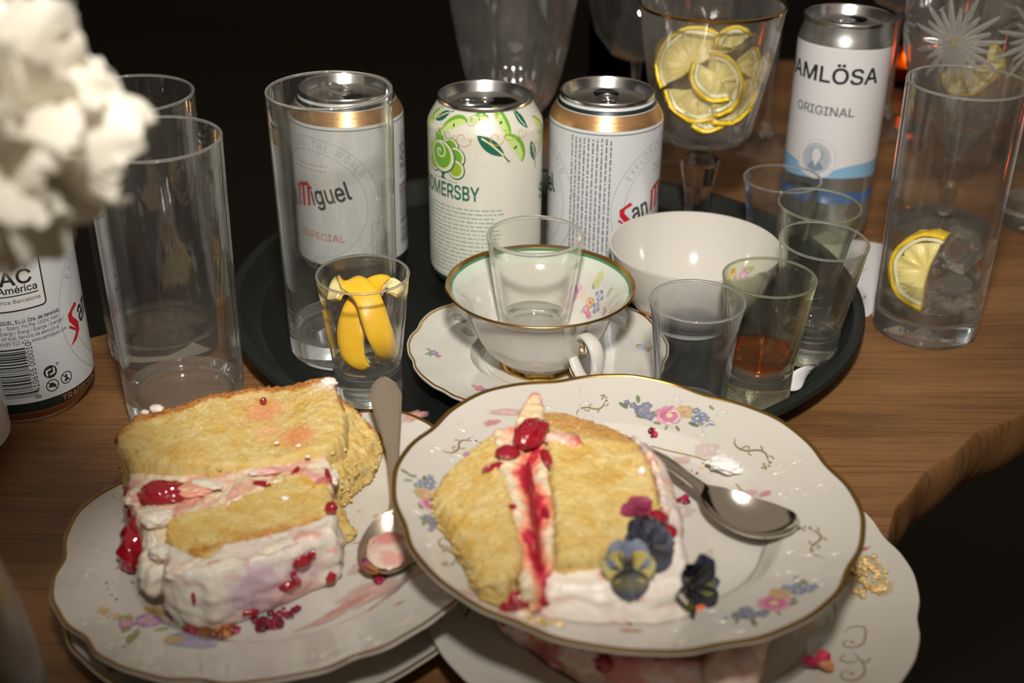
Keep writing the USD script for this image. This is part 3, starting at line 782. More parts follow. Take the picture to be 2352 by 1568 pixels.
def can_lid(t, H, turn, tab_up=False):
    """The recessed end with its opened mouth and its ring pull; turn is where the mouth points, in degrees."""
    a = math.radians(turn); ca, sa = math.cos(a), math.sin(a)
    hole = shapely.affinity.rotate(shapely.affinity.translate(shapely.affinity.scale(Point(0, 0).buffer(1, 24), 9.6, 7.4), 9.4, 0), turn, origin=(0, 0))
    pan = Point(0, 0).buffer(21.0, 32).difference(hole)
    e = trimesh.creation.extrude_polygon(pan, 0.5, engine="earcut"); e.apply_translation((0, 0, H - 5.6))
    lid = obj("lid", e, "can_lid", t, smooth=20)
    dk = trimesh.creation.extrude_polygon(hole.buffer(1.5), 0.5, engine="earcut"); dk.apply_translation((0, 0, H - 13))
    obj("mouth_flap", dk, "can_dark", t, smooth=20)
    bead = [(21 * .72 * math.cos(x), 21 * .72 * math.sin(x), H - 5.0) for x in np.linspace(0, 2 * PI, 48, endpoint=False)]
    # ring pull: a plate with a finger hole
    tb = shapely.affinity.scale(Point(0, 0).buffer(1, 20), 11.0, 6.4).difference(shapely.affinity.translate(shapely.affinity.scale(Point(0, 0).buffer(1, 16), 4.6, 4.0), -4.6, 0))
    tb = shapely.affinity.rotate(shapely.affinity.translate(tb, -6.0, 0), turn, origin=(0, 0))
    e = trimesh.creation.extrude_polygon(tb, 0.9, engine="earcut")
    v = np.array(e.vertices); dd = v[:, 0] * ca + v[:, 1] * sa
    v[:, 2] += H - 4.6 + np.clip(-dd - 2, 0, 30) * (0.18 if tab_up else 0.03)
    obj("ring_pull", (v, np.array(e.faces)), "aluminium", lid, smooth=20)
    riv = lathe([(0.01, 0), (2.6, 0), (2.4, 1.0), (1.4, 1.5), (0.01, 1.6)], 24)
    obj("rivet", (riv[0] + [0, 0, H - 4.2], riv[1]), "aluminium", lid, smooth=40)


def on_can(prof, phi0, R):
    zs, rs = np.array([q[1] for q in prof[4:]]), np.array([q[0] for q in prof[4:]])

    def place(u, v, lift):
        r = np.interp(v, zs, rs) + lift + 0.02
        ph = u / R + phi0
        return np.stack([r * np.sin(ph), -r * np.cos(ph), v], -1)
    return place


def band(prof, z0, z1, lift=0.05):
    zs, rs = np.array([q[1] for q in prof[4:]]), np.array([q[0] for q in prof[4:]])
    zz = np.unique(np.r_[np.linspace(z0, z1, 14), zs[(zs > z0) & (zs < z1)]])
    return lathe([(np.interp(z, zs, rs) + lift, z) for z in zz], 96)


RED, INK, GREY, BROWN = (0.46, 0.012, 0.022), (0.018, 0.022, 0.026), (0.36, 0.38, 0.38), (0.42, 0.30, 0.24)


def beer_logo(k, c, z0=53.0):
    """The round emblem with the slanting two-word name; c is its middle."""
    for r, w in ((41, 0.45), (33.2, 0.4)):
        p = Point(c, z0).buffer(r + w / 2, 48).difference(Point(c, z0).buffer(r - w / 2, 48))
        k.poly(p.intersection(shapely.geometry.box(c - 60, 9, c + 60, 97)), GREY, 0.05)
    k.arc_text("EXPLORING THE WORLD", 4.2, c, z0, 35.2, PI / 2, GREY, gap=0.34)
    k.arc_text("SINCE 1890", 4.2, c, z0, 39.2, -PI / 2, GREY, gap=0.34, inside=True)
    rng = random.Random(5)
    k.micro(c - 13, c + 13, 79, 73, 3.0, 1.1, BROWN, rng, ragged=0.1)
    a = 14.0; t = math.tan(math.radians(a))
    base = lambda u: z0 + 1.2 + (u - c) * t - 1.5
    u = c - 37
    # blackletter-like S: three slanting strokes
    s = lambda *q: [(u + x, base(u) + y - 2.5) for x, y in q]
    k.poly(s((7.5, 17.5), (9.2, 15.6), (4.4, 13.4), (4.1, 11.2), (8.2, 6.4), (8.0, 2.2), (4.2, -1.6), (-0.6, -3.4), (4.6, 1.8), (5.2, 4.6), (1.2, 9.6), (1.0, 13.4)), RED, 0.09)
    k.poly(s((0.2, 6.6), (4.6, 3.2), (5.8, 3.6), (1.2, 7.6)), RED, 0.09)
    k.text("an", 11.0, u + 10.2, base(u + 10), INK, rot=a, sx=0.74, bold=True)
    u2 = u + 23.6; b2 = base(u2)
    for dx, hh in ((0, 15), (4.6, 15), (9.2, 14)):
        k.poly([(u2 + dx, b2 + dx * t - 0.5), (u2 + dx + 2.3, b2 + dx * t + .3), (u2 + dx + 2.3, b2 + dx * t + hh - 3), (u2 + dx + 0.9, b2 + dx * t + hh - 1.2), (u2 + dx, b2 + dx * t + hh - 3)], RED, 0.09)
    k.poly([(u2 - 1.4, b2 + 11.5), (u2 + 3, b2 + 15.2), (u2 + 10.5, b2 + 17), (u2 + 12.2, b2 + 13.6), (u2 + 9, b2 + 14.4), (u2 + 2, b2 + 12.4)], RED, 0.09)
    k.text("iguel", 11.0, u2 + 13.6, base(u2 + 13.6), INK, rot=a, sx=0.74, bold=True)
    k.text("ESPECIAL", 4.4, c + 4, 31.5, (0.5, 0.09, 0.07), sx=1.05, anchor="c")


def beer_can(label, x, y, z, turn, logos, extra, lid_turn, tab=False):
    """turn: which way the label's u = 0 faces, in degrees from straight ahead (towards -y)."""
    t = thing("beer_can", label, "beer can", (x, y, z))
    can_mesh_parts(t, STD, 115.2, "can_silver_print")
    can_lid(t, 115.2, lid_turn, tab)
    obj("gold_band", band(STD, 101.2, 108.6), "can_gold", t, smooth=40)
    obj("green_line", band(STD, 109.0, 111.0, 0.06), "can_line", t, smooth=40)
    obj("black_line", band(STD, 99.0, 99.45, 0.05), "can_line", t, smooth=40)
    obj("dark_band", band(STD, 9.6, 15.6, 0.05), "can_line", t, smooth=40)
    obj("copper_band", band(STD, 3.6, 9.4, 0.05), "can_copper", t, smooth=40)
    k = Ink()
    for c in logos:
        beer_logo(k, c)
    extra(k)
    rng = random.Random(11)
    for g in range(6):
        k.micro(-100 + g * 34, -72 + g * 34, 106.4, 102.4, 2.0, 0.6, (0.28, 0.15, 0.06), rng, ragged=0.2)
    (mv, mf), mc = k.mesh(on_can(STD, math.radians(turn), 33.1))
    obj("printed_label", (mv, mf), "can_ink", t, smooth=False, cd=mc)
    return t


plain("can_gold", (0.60, 0.34, 0.15), 0.30, 0.75)
plain("can_line", (0.012, 0.02, 0.018), 0.35)
plain("can_copper", (0.36, 0.12, 0.04), 0.33, 0.6)
plain("can_green", (0.012, 0.09, 0.045), 0.35)


def extra_text_column(k):                                           # the lengthwise fine print between the two emblems
    rng = random.Random(21)
    for i in range(10):
        u = -19.5 + i * 2.55
        k.micro(24, 98, u - .1, u + .1, 0.2, 1.1, (0.10, 0.105, 0.11), rng, vertical=True, ragged=0.02)


def extra_barcode(k):
    rng = random.Random(22)
    v = 22.0
    while v < 60:
        w = rng.choice((0.35, 0.35, 0.7, 1.0))
        k.poly([(34, v), (58, v), (58, v + w), (34, v + w)], (0.05, 0.06, 0.065), step=3)
        v += w + rng.choice((0.4, 0.6, 0.9))
    k.text("CO2", 6.0, 37, 84, INK, rot=-90, sx=.9)
    for i in range(5):
        k.micro(64, 92, 36 + i * 3.0 - .1, 36 + i * 3.0 + .1, 0.2, 1.3, (0.12, 0.13, 0.14), rng, vertical=True, ragged=.3)
    k.poly(shapely.geometry.box(11, 16, 20, 42).difference(shapely.geometry.box(11.5, 16.5, 19.5, 41.5)), GREY)
    for i in range(2):
        k.micro(18, 34, 14 + i * 3.4 - .1, 14 + i * 3.4 + .1, 0.2, 1.0, GREY, rng, vertical=True, ragged=.2)


def extra_left(k):
    bx = shapely.geometry.box(-36, 67.6, 13.2, 103).buffer(2.4)
    k.poly(bx, (0.62, 0.62, 0.60), 0.05)
    k.poly(bx.difference(bx.buffer(-0.75)), INK, 0.08)
    k.text("BCN24", 8.2, 10.2, 86.6, (0.16, 0.13, 0.09), sx=1.0, bold=True, anchor="r")
    k.text("AC", 6.8, 10.4, 78.9, INK, sx=1.15, bold=True, anchor="r")
    k.text("37a", 4.6, -4.0, 80.6, INK, sx=1.1, bold=True, anchor="r")
    k.text("Copa América", 3.4, 12.2, 74.6, INK, sx=1.0, bold=True, anchor="r")
    k.poly([(-34, 72.9), (12.4, 72.9), (12.4, 73.5), (-34, 73.5)], INK)
    k.text("37a Copa América Barcelona", 2.0, 12.8, 69.4, INK, sx=1.0, bold=False, anchor="r")
    for i, s in enumerate(("SAN MIGUEL, S.L.U. Ctra. del Aeroclub,", "(España - Spain). Por/Per 100ml: Valor", "Energía / Energy / Energi / Énergie / Energie /", "205 kJ / 49 kcal. Servicio de atención al", "San Miguel:689 513 476. www.sanmiguel.com.")):
        k.text(s, 1.9, (21.3, 20.4, 23.0, 19.6, 24.0)[i], 58.9 - i * 2.75, INK, sx=0.72, bold=i == 0, anchor="r")
    rng = random.Random(3)
    v = 19.0
    while v < 45.6:
        w = rng.choice((0.3, 0.3, 0.55, 0.85))
        k.poly([(-34, v), (1.4 if v > 22 else 3.6, v), (1.4 if v > 22 else 3.6, v + w), (-34, v + w)], INK, step=3)
        v += w + rng.choice((0.3, 0.45, 0.75))
    k.text("410655 000010", 2.9, 4.6, 21.2, INK, rot=90, sx=0.86)
    k.text("8", 2.9, 4.6, 17.2, INK, rot=90, sx=0.86)
    for cu_, cv_ in ((10.8, 22.0), (18.6, 23.2)):                  # two round "no" signs: a car, a dropped bottle
        k.poly(circle(cu_, cv_, 3.3).difference(circle(cu_, cv_, 2.8)), INK)
        k.line([(cu_ - 2.1, cv_ + 2.1), (cu_ + 2.1, cv_ - 2.1)], 0.45, INK, 0.1)
    k.poly([(8.9, 21.2), (12.7, 21.2), (12.5, 22.3), (11.7, 22.6), (11.2, 23.6), (9.9, 23.6), (9.4, 22.6), (8.9, 22.3)], INK)
    k.poly([(17.9, 24.9), (19.0, 25.2), (19.2, 22.8), (20.2, 21.9), (17.4, 21.2), (17.2, 22.2), (18.2, 22.9)], INK)
    c0 = (10.9, 29.6)
    k.poly(circle(*c0, 3.4), INK, 0.06)
    k.line([(c0[0] - 1.8, c0[1] - 1.6), (c0[0] - 1.9, c0[1] + .9), (c0[0] + .2, c0[1] + 1.4)], 0.9, (0.6, 0.615, 0.61), 0.1)
    k.line([(c0[0] + 1.8, c0[1] + 1.6), (c0[0] + 1.9, c0[1] - .9), (c0[0] - .2, c0[1] - 1.4)], 0.9, (0.6, 0.615, 0.61), 0.1)
    k.poly(circle(15.0, 32.6, 0.75).difference(circle(15.0, 32.6, 0.5)), INK)
    k.text("R", 0.7, 15.0, 32.3, INK, anchor="c")
    k.text("TRADICIÓN CERVECERA", 3.6, 14.6, 10.9, (0.40, 0.15, 0.05), sx=0.95, bold=True, lift=0.12)
    k.poly([(-60, 15.6), (6.8, 15.6), (6.8, 17.0), (-60, 17.0)], (0.60, 0.615, 0.61), 0.1)


beer_can("silver beer can with a barcode, on the wood under the white flower at the left", -247, 564, 0, 23.6, (62.0,), extra_left, 60)
beer_can("beer can cut off by the photo's left edge, nearest the camera", -268, 501, 0, 28.2, (-20.0, 84.0), lambda k: k.text("TRADICIÓN CERVECERA", 3.6, 20, 10.9, (0.40, 0.15, 0.05), sx=0.95, bold=True, lift=0.12), 40)
beer_can("silver and gold beer can seen through the tall glass on the tray", -97.3, 715.6, TZ, 7.7, (-24.0, 80.0), extra_barcode, -35, True)
beer_can("silver and gold beer can with a column of fine print, right of the green can", 53.4, 712.5, TZ, -4.3, (46.0, -58.0), extra_text_column, 90)

# the cream can with the green tree
ct = thing("cider_can", "cream cider can with green tree emblem and apples, in the middle of the tray", "can", (-16.5, 703.2, TZ))
can_mesh_parts(ct, STD, 115.2, "can_cream_print")
can_lid(ct, 115.2, 18)
obj("green_band", band(STD, 3.6, 12.2, 0.05), "can_green", ct, smooth=40)
k = Ink()
DG, G1, G2, G3, CR, OR = (0.012, 0.12, 0.07), (0.14, 0.37, 0.025), (0.36, 0.52, 0.07), (0.28, 0.40, 0.03), (0.66, 0.66, 0.42), (0.62, 0.33, 0.08)
tx, ty = -26.5, 87.0


def puff(cx, cy, r, lift, col=G1, ring_=True, sy=1.05):
    k.poly(circle(cx, cy, r + 0.75, sy=sy), DG, lift)
    k.poly(circle(cx - .25, cy + .2, r + .25, sy=sy), CR, lift + .02)
    k.poly(circle(cx - 0.5, cy + .15, r - 0.85, sy=sy), col, lift + .04)


puff(tx - 8.5, ty + 2, 4.6, 0.06, G2); puff(tx - 8.0, ty - 5.5, 5.0, 0.06, G3); puff(tx - 2, ty + 9.5, 4.6, 0.06); puff(tx + 6.5, ty + 6, 4.6, 0.06); puff(tx + 9.5, ty + 0.5, 5.2, 0.14); puff(tx + 9.5, ty - 6.5, 4.9, 0.22, G3)
k.poly(circle(tx, ty - 0.5, 9.3, sy=1.05), DG, 0.30); k.poly(circle(tx - .3, ty - .3, 8.7, sy=1.05), CR, 0.32); k.poly(circle(tx - .9, ty, 7.2, sy=1.05), G1, 0.34)
sp = [((tx - 1.8) + (0.5 + 0.62 * a) * math.cos(a * 1.0 + .6), (ty + 2.2) + (0.5 + 0.62 * a) * math.sin(a * 1.0 + .6)) for a in np.linspace(0, 7.4, 44)]
k.line(sp, 1.05, CR, 0.37)
k.poly([(tx - 1.9, 73.2), (tx + 1.9, 73.2), (tx + .8, 75.4), (tx + 2.6, 77.6), (tx + .2, 76.4), (tx - 2.4, 77.8), (tx - .7, 75.4)], DG, 0.1)
k.line([(tx - 9, 72.6), (tx - 3, 73.3), (tx + 3, 73.3), (tx + 10, 72.4)], 0.3, DG)
k.text("SOMERSBY", 8.3, -3.3, 62.9, (0.012, 0.13, 0.075), sx=0.70, bold=True, anchor="r")
rng = random.Random(8)
k.micro(-44, 11, 58.5, 16, 2.45, 0.95, (0.12, 0.30, 0.20), rng, ragged=0.12)
k.text("S", 9, 40, 56, (0.012, 0.13, 0.075), sx=.9, bold=True)
rng = random.Random(9)
for cu_, cv_, s, rt in ((-19, 104, 1.0, 25), (8.5, 107, 1.05, -65), (16.2, 92.5, 1.15, -55), (37, 97, 1.1, -80), (-38, 104, 0.9, 60), (-3.5, 108.5, 0.7, 10), (60, 100, 1, 20), (85, 95, 1, -60)):
    a = math.radians(rt)
    def T(q): return [(cu_ + s * (x * math.cos(a) - y * math.sin(a)), cv_ + s * (x * math.sin(a) + y * math.cos(a))) for x, y in q]
    arc_ = [(9 * math.cos(w), 6.2 * math.sin(w)) for w in np.linspace(0, PI, 22)]
    k.poly(T(arc_), G1, 0.06)
    k.poly(T([(8.2 * math.cos(w) - .3, 4.2 * math.sin(w) - .1) for w in np.linspace(0, PI, 22)]), (0.50, 0.62, 0.20), 0.09)
    k.poly(T([(0.6 * math.cos(w), 1.5 + 1.1 * math.sin(w)) for w in np.linspace(0, 2 * PI, 12)]), DG, 0.12)
for cu_, cv_, s, rt in ((3.2, 95.5, 1.1, -38), (31.5, 88, .8, -70), (-31, 108, .7, 30), (24, 108, .7, 120)):
    a = math.radians(rt)
    def T(q): return [(cu_ + s * (x * math.cos(a) - y * math.sin(a)), cv_ + s * (x * math.sin(a) + y * math.cos(a))) for x, y in q]
    k.poly(T([(9 * w, 3.4 * math.sin(PI * (w + 1) / 2) ** .8) for w in np.linspace(-1, 1, 16)] + [(9 * w, -3.4 * math.sin(PI * (w + 1) / 2) ** .8) for w in np.linspace(1, -1, 16)]), DG, 0.07)
    k.line(T([(-6, 0.5), (-1, 0.9), (5, .4), (8, 0)]), 0.9 * s, CR, 0.11)
    k.line(T([(8, 0), (13, -1.2)]), 0.7 * s, DG, 0.09)
for cu_, cv_, s in ((-13, 99, 1.2), (6, 100, 1.1), (35, 90, 1.2), (-22, 100, .8), (22, 101, .8), (14, 101.5, .9), (-9, 109, .8)):
    k.line([(cu_ + s * (1 + .55 * w) * math.cos(w), cv_ + s * (1 + .55 * w) * math.sin(w)) for w in np.linspace(0, 6.4, 34)], 0.5, OR if s > 1 else (0.45, 0.42, 0.16), 0.1)
for i in range(46):
    cu_, cv_ = rng.uniform(-45, 48), rng.uniform(84, 108)
    if not (-40 < cu_ < -12 and cv_ < 100):
        k.poly(circle(cu_, cv_, rng.uniform(.25, .5), 8), OR, 0.08)
(mv, mf), mc = k.mesh(on_can(STD, math.radians(1.3), 33.1))
obj("printed_label", (mv, mf), "can_ink", ct, smooth=False, cd=mc)

# the slim water can
wt = thing("water_can", "slim silver water can with a white label and blue wave, at the back right", "can", (205.2, 787.6, 0))
can_mesh_parts(wt, SLK, 145, "can_bare")
can_lid(wt, 145, 50, True)
k = Ink()
WH, LB, NB, TXT = (0.66, 0.645, 0.65), (0.22, 0.42, 0.60), (0.05, 0.12, 0.30), (0.022, 0.03, 0.038)
wave = lambda u, ph=0: 53.5 + 5.0 * math.cos((u + 10 + ph) / 29 * 1.9)
us = np.linspace(-88, 88, 120)
lo = lambda u: 46.5 + 2.2 * math.cos((u - 8) / 29 * 1.6)
top_ = [(u, 129.5 + 1.6 * math.sin(u / 29 * 1.0 + 1.9)) for u in us]
k.poly(Polygon([(u, 57.5 - 6.0 * math.exp(-((u + 6) / 13) ** 2) if abs(u) < 60 else 56) for u in us] + top_[::-1]), WH, 0.08, 2.2)
k.poly(Polygon([(u, lo(u)) for u in us] + [(u, 58.0) for u in us[::-1]]), LB, 0.05, 2.2)
k.poly(Polygon([(u, 31) for u in us] + [(u, 39 + 1.5 * math.cos(u / 9)) for u in us[::-1]]), NB, 0.05, 2.2)
k.text("RAMLÖSA", 9.4, 24.6, 109.5, TXT, sx=1.12, bold=True, anchor="r", lift=0.14)
k.text("ORIGINAL", 5.4, 11.4, 89.0, (0.16, 0.17, 0.18), sx=1.06, bold=True, anchor="r", lift=0.14)
rng = random.Random(4)
k.micro(-20, 6, 102, 97, 2.6, 0.9, (0.35, 0.36, 0.37), rng, ragged=.15)
k.micro(-22, 4, 86, 80, 3.0, 0.9, (0.35, 0.36, 0.37), rng, ragged=.2)
for i in range(3):
    k.micro(20, 84, 26.5 + i * 1.6 - .1, 26.5 + i * 1.6 + .1, 0.2, 0.7, (0.35, 0.36, 0.37), rng, vertical=True, ragged=.1)
cu_, cv_ = -8.5, 60.5
k.poly(circle(cu_, cv_, 13.2), WH, 0.12); k.poly(circle(cu_, cv_, 12.4).difference(circle(cu_, cv_, 12.1)), (0.42, 0.45, 0.48), 0.14)
k.poly(circle(cu_, cv_, 9.2, sy=1.1).difference(circle(cu_, cv_, 8.6, sy=1.1)), (0.30, 0.34, 0.38), 0.14); k.poly(circle(cu_, cv_, 8.2, sy=1.1), (0.40, 0.44, 0.48), 0.14)
k.poly(circle(cu_, cv_ + 2.4, 3.0, sy=1.35), (0.62, 0.62, 0.63), 0.17); k.poly(circle(cu_ - 2.6, cv_ + 2.6, 1.6, sy=2.1), (0.28, 0.32, 0.36), 0.16); k.poly(circle(cu_ + 2.6, cv_ + 2.6, 1.6, sy=2.1), (0.28, 0.32, 0.36), 0.16)
k.poly([(cu_ - 5.5, cv_ - 6.5), (cu_ - 3.4, cv_ - 2.4), (cu_, cv_ - 1.4), (cu_ + 3.4, cv_ - 2.4), (cu_ + 5.5, cv_ - 6.5), (cu_, cv_ - 8.6)], (0.22, 0.27, 0.32), 0.16)
k.poly([(cu_ - 1.6, cv_ - 1.4), (cu_ + 1.6, cv_ - 1.4), (cu_, cv_ - 5.2)], (0.6, 0.6, 0.61), 0.18)
k.micro(cu_ - 10, cu_ + 10, cv_ + 11.4, cv_ + 10.4, .9, .6, (0.42, 0.45, 0.48), rng, ragged=.0)
(mv, mf), mc = k.mesh(on_can(SLK, math.radians(-14.6), 29.0))
obj("printed_label", (mv, mf), "can_ink", wt, smooth=False, cd=mc)

# ---------------------------------------------------------------- porcelain
class Plate:
    """A scalloped plate. Local origin: centre, at the height of the rim. R outer radius, D depth of the well below the rim."""
    def __init__(self, R, D=14.5, lobes=8, amp=0.014, sharp=0.4, phase=0.0, wavez=0.5, well=0.60, flat=None):
        self.R, self.D, self.l, self.a, self.s, self.ph, self.w, self.well = R, D, lobes, amp, sharp, phase, wavez, well
        w = well
        self.top = flat or [(0, -D), (w * .93, -D), (w * 1.0, -D + .5), (w * 1.08, -D * .72), (w * 1.14, -D * .52), (0.78, -D * .38), (0.88, -D * .22), (0.96, -D * .07), (0.985, -.3), (1.0, 0)]

    def k(self, th):
        q = self.l * (th + self.ph)
        return 1 + self.a * (np.cos(q) + self.s * np.cos(2 * q) + 0.18 * np.cos(3 * q))

    def fac(self, th, rr):
        return 1 + (self.k(th) - 1) * np.clip((rr - self.well) / (1 - self.well), 0, 1) ** 1.5

    def ztop(self, x, y):
        th, r = np.arctan2(y, x), np.hypot(x, y) / self.R
        rr = r / self.fac(th, r)
        z = np.interp(rr, [q[0] for q in self.top], [q[1] for q in self.top])
        return z + self.w * np.cos(self.l * (th + self.ph)) * np.clip((rr - self.well) / (1 - self.well), 0, 1) ** 2

    def mesh(self, n=240, thick=3.2, footh=3.2, sub=5):
        rs = [q[0] for q in self.top]; zs = [q[1] for q in self.top]
        rr = np.unique(np.r_[np.linspace(0.001, 1, 46), rs[1:]])
        up = [(r, np.interp(r, rs, zs)) for r in rr]
        w = self.well
        dn = [(1.004, -.7), (1.0, -1.6), (0.985, -2.4)] + [(r, np.interp(r, rs, zs) - thick) for r in (0.95, 0.88, 0.8, 0.74, w * 1.14, w * 1.06)] + [(w * .99, -self.D - thick), (w * .985, -self.D - thick - footh), (w * .93, -self.D - thick - footh), (w * .9, -self.D - thick), (0.001, -self.D - thick)]
        prof = [(r * self.R, z) for r, z in up + dn]
        return lathe(prof, n, rfun=lambda T, R_, Z: self.fac(T, R_ / self.R), zfun=lambda T, R_, Z: self.w * np.cos(self.l * (T + self.ph)) * np.clip((R_ / self.R - self.well) / (1 - self.well), 0, 1) ** 2)

    def rim(self, width=1.0, lift=0.18, n=320, at=0.992):
        th = np.linspace(0, 2 * PI, n, endpoint=False)
        r = self.R * at * self.fac(th, at)
        p = np.stack([r * np.cos(th), r * np.sin(th), self.ztop(r * np.cos(th), r * np.sin(th)) + lift * .2], -1)
        return sweep(p, width, 0.55, sides=8, closed=True)

    def place(self, lift0=0.12):
        return lambda u, v, h: np.stack([u, v, self.ztop(u, v) + h + lift0], -1)


def petal_poly(cx, cy, l, w, a, n=9):
    s = np.linspace(0, PI, n)
    q = np.r_[np.c_[l * (1 - np.cos(s)) / 2, w / 2 * np.sin(s)], np.c_[l * (1 - np.cos(s[::-1][1:-1])) / 2, -w / 2 * np.sin(s[::-1][1:-1])]]
    return q @ np.array([[math.cos(a), math.sin(a)], [-math.sin(a), math.cos(a)]]) + [cx, cy]


def bloom(k, cx, cy, r, cols, centre, n=6, lift=0.0, rng=random, sq=1.0):
    for layer, (rr, c) in enumerate(((r, cols[0]), (r * .72, cols[1]))):
        for i in range(n):
            a = 2 * PI * i / n + layer * .5 + rng.uniform(-.15, .15)
            k.poly(petal_poly(cx, cy, rr * rng.uniform(.85, 1.05), rr * .85, a), np.array(c) * rng.uniform(.85, 1.15), lift + .02 * layer + .003 * i)
    k.poly(circle(cx, cy, r * .24, 10), centre, lift + .06)


def leaf(k, cx, cy, l, a, col, lift=0.0):
    k.poly(petal_poly(cx, cy, l, l * .42, a, 7), col, lift)


LEAFC, PINK, ROSE, BLUE, GREYV, YEL, MAUVE = (0.15, 0.19, 0.105), (0.58, 0.29, 0.36), (0.50, 0.16, 0.27), (0.175, 0.20, 0.29), (0.22, 0.195, 0.265), (0.50, 0.36, 0.15), (0.36, 0.20, 0.36)


def bouquet(k, cx, cy, s, rot, seed, small=False):
    rng = random.Random(seed)
    a = math.radians(rot); ca, sa = math.cos(a), math.sin(a)
    P = lambda x, y: (cx + s * (x * ca - y * sa), cy + s * (x * sa + y * ca))
    for i in range(16):
        x, y = rng.uniform(-13, 13), rng.uniform(-4.5, 4.5)
        leaf(k, *P(x, y), s * rng.uniform(2.2, 3.6), rng.uniform(0, 6.3), np.array(LEAFC) * rng.uniform(.8, 1.5))
    bloom(k, *P(0, -.3), s * 4.3, (PINK, ROSE), (0.62, 0.50, 0.30), 7, .05, rng)
    bloom(k, *P(4.4, 1.6), s * 3.0, (YEL, (0.50, 0.36, 0.20)), (0.5, 0.25, 0.2), 6, .12, rng)
    for x, y, r in ((-8.5, .4, 2.6), (-7, 2.4, 1.9), (-11, 1.8, 1.4), (-5.8, -1.6, 1.9), (-13, 2.8, 1.0)):
        bloom(k, *P(x, y), s * r, (GREYV, BLUE), (0.35, 0.3, 0.2), 5, .1, rng)
    for x, y, r in ((8.2, -.8, 2.2), (10.4, -2.0, 2.0), (7.6, 2.4, 1.6), (12.6, -2.4, 1.2), (9.6, .8, 1.6)):
        bloom(k, *P(x, y), s * r, ((0.27, 0.30, 0.385), BLUE), (0.55, 0.48, 0.3), 5, .1, rng)


def scroll(k, pts, w, col=(0.20, 0.13, 0.035), lift=0.05):
    p = spline(np.c_[np.asarray(pts, float), np.zeros(len(pts))], 30)[:, :2]
    for i in range(29):
        f = math.sin(PI * (i + .5) / 29) ** .6
        k.line([p[i], p[i + 1]], max(.18, w * f), col, lift + .001 * i)
    k.poly(circle(*p[-1], w * .75, 12), col, lift)


def scroll_spray(k, cx, cy, s, rot, flip=1):
    a = math.radians(rot); ca, sa = math.cos(a), math.sin(a)
    P = lambda *q: [(cx + s * (x * ca - flip * y * sa), cy + s * (x * sa + flip * y * ca)) for x, y in q]
    scroll(k, P((-10, 3.5), (-8.5, 0), (-5.5, -1.5), (-1.5, -.8), (1.5, 1.2), (5, 1.0), (7.5, -1.5), (9.5, -3.0)), .95 * s)
    scroll(k, P((-4.8, -1.4), (-4.2, .4), (-3.0, 1.4), (-2.2, .7)), .6 * s); scroll(k, P((2.2, 1.2), (2.6, 3), (1.6, 3.6)), .55 * s); scroll(k, P((6.6, -.5), (8.2, .4), (9.4, -.4)), .55 * s)
    scroll(k, P((-1.2, -.6), (-.6, -2.4), (.6, -2.6)), .5 * s)
    for q in ((9, -6.0), (7.8, -5.0), (10.2, -5.0), (8.4, -7.2), (9.8, -7.0)):
        k.poly(circle(*P(q)[0], .6 * s, 8), (0.20, 0.13, 0.035), .05)


def smear(k, cx, cy, l, w, rot, col, seed, lift=0.02):
    t = np.linspace(0, 2 * PI, 40, endpoint=False)
    nz = meshkit.fbm(np.c_[np.cos(t) * 1.6, np.sin(t) * 1.6, np.full(40, seed * 3.7)], 4, seed)
    r = 0.35 + 1.2 * nz
    q = np.c_[np.cos(t) * r * l / 2, np.sin(t) * r * w / 2]
    a = math.radians(rot)
    q = q @ np.array([[math.cos(a), math.sin(a)], [-math.sin(a), math.cos(a)]])
    rings, alph = (0.0, 0.3, 0.55, 0.78, 1.0), (1.0, 0.95, 0.75, 0.4, 0.0)
    v = np.vstack([q * s + [cx, cy] for s in rings]); n = 40; F = []
    js = np.arange(n); j2 = (js + 1) % n
    for i in range(4):
        F += [np.stack([i * n + js, (i + 1) * n + js, (i + 1) * n + j2], 1), np.stack([i * n + js, (i + 1) * n + j2, i * n + j2], 1)]
    k.tri(v, np.vstack(F), np.asarray(col) ** 1.25 * .72, lift)
    k.ca = getattr(k, "ca", []) + [np.repeat(alph, n)]


LX, LY, LZ = -90.6, 411.8, 34.0
RX, RY, RZ = 44.1, 402.5, 58.0
LROT, RROT = (0, -math.degrees(math.atan(0.087)), 0), (0, math.degrees(math.atan(0.038)), 0)

# bottom left plate (only its near rim shows)
P2 = Plate(84, D=9, lobes=10, amp=0.006, wavez=.3, well=.58)
t = thing("dinner_plate", "lower plate of the left pile, only its near rim showing", "plate", (-94, 411, 15.8))
obj("plate_body", P2.mesh(), "porcelain", t, smooth=40)
obj("gold_rim", P2.rim(.7), "old_gold", t)
for i, (x, y) in enumerate(((-70, -30), (-62, -46), (-50, -60))):
    k = Ink(); smear(k, x, y, 7, 3, 40 + i * 20, (0.55, 0.26, 0.18), 40 + i)
    (mv, mf), mc = k.mesh(P2.place(.2)); obj("smear", (mv, mf), "film", t, cd=mc, ca=np.concatenate(k.ca))

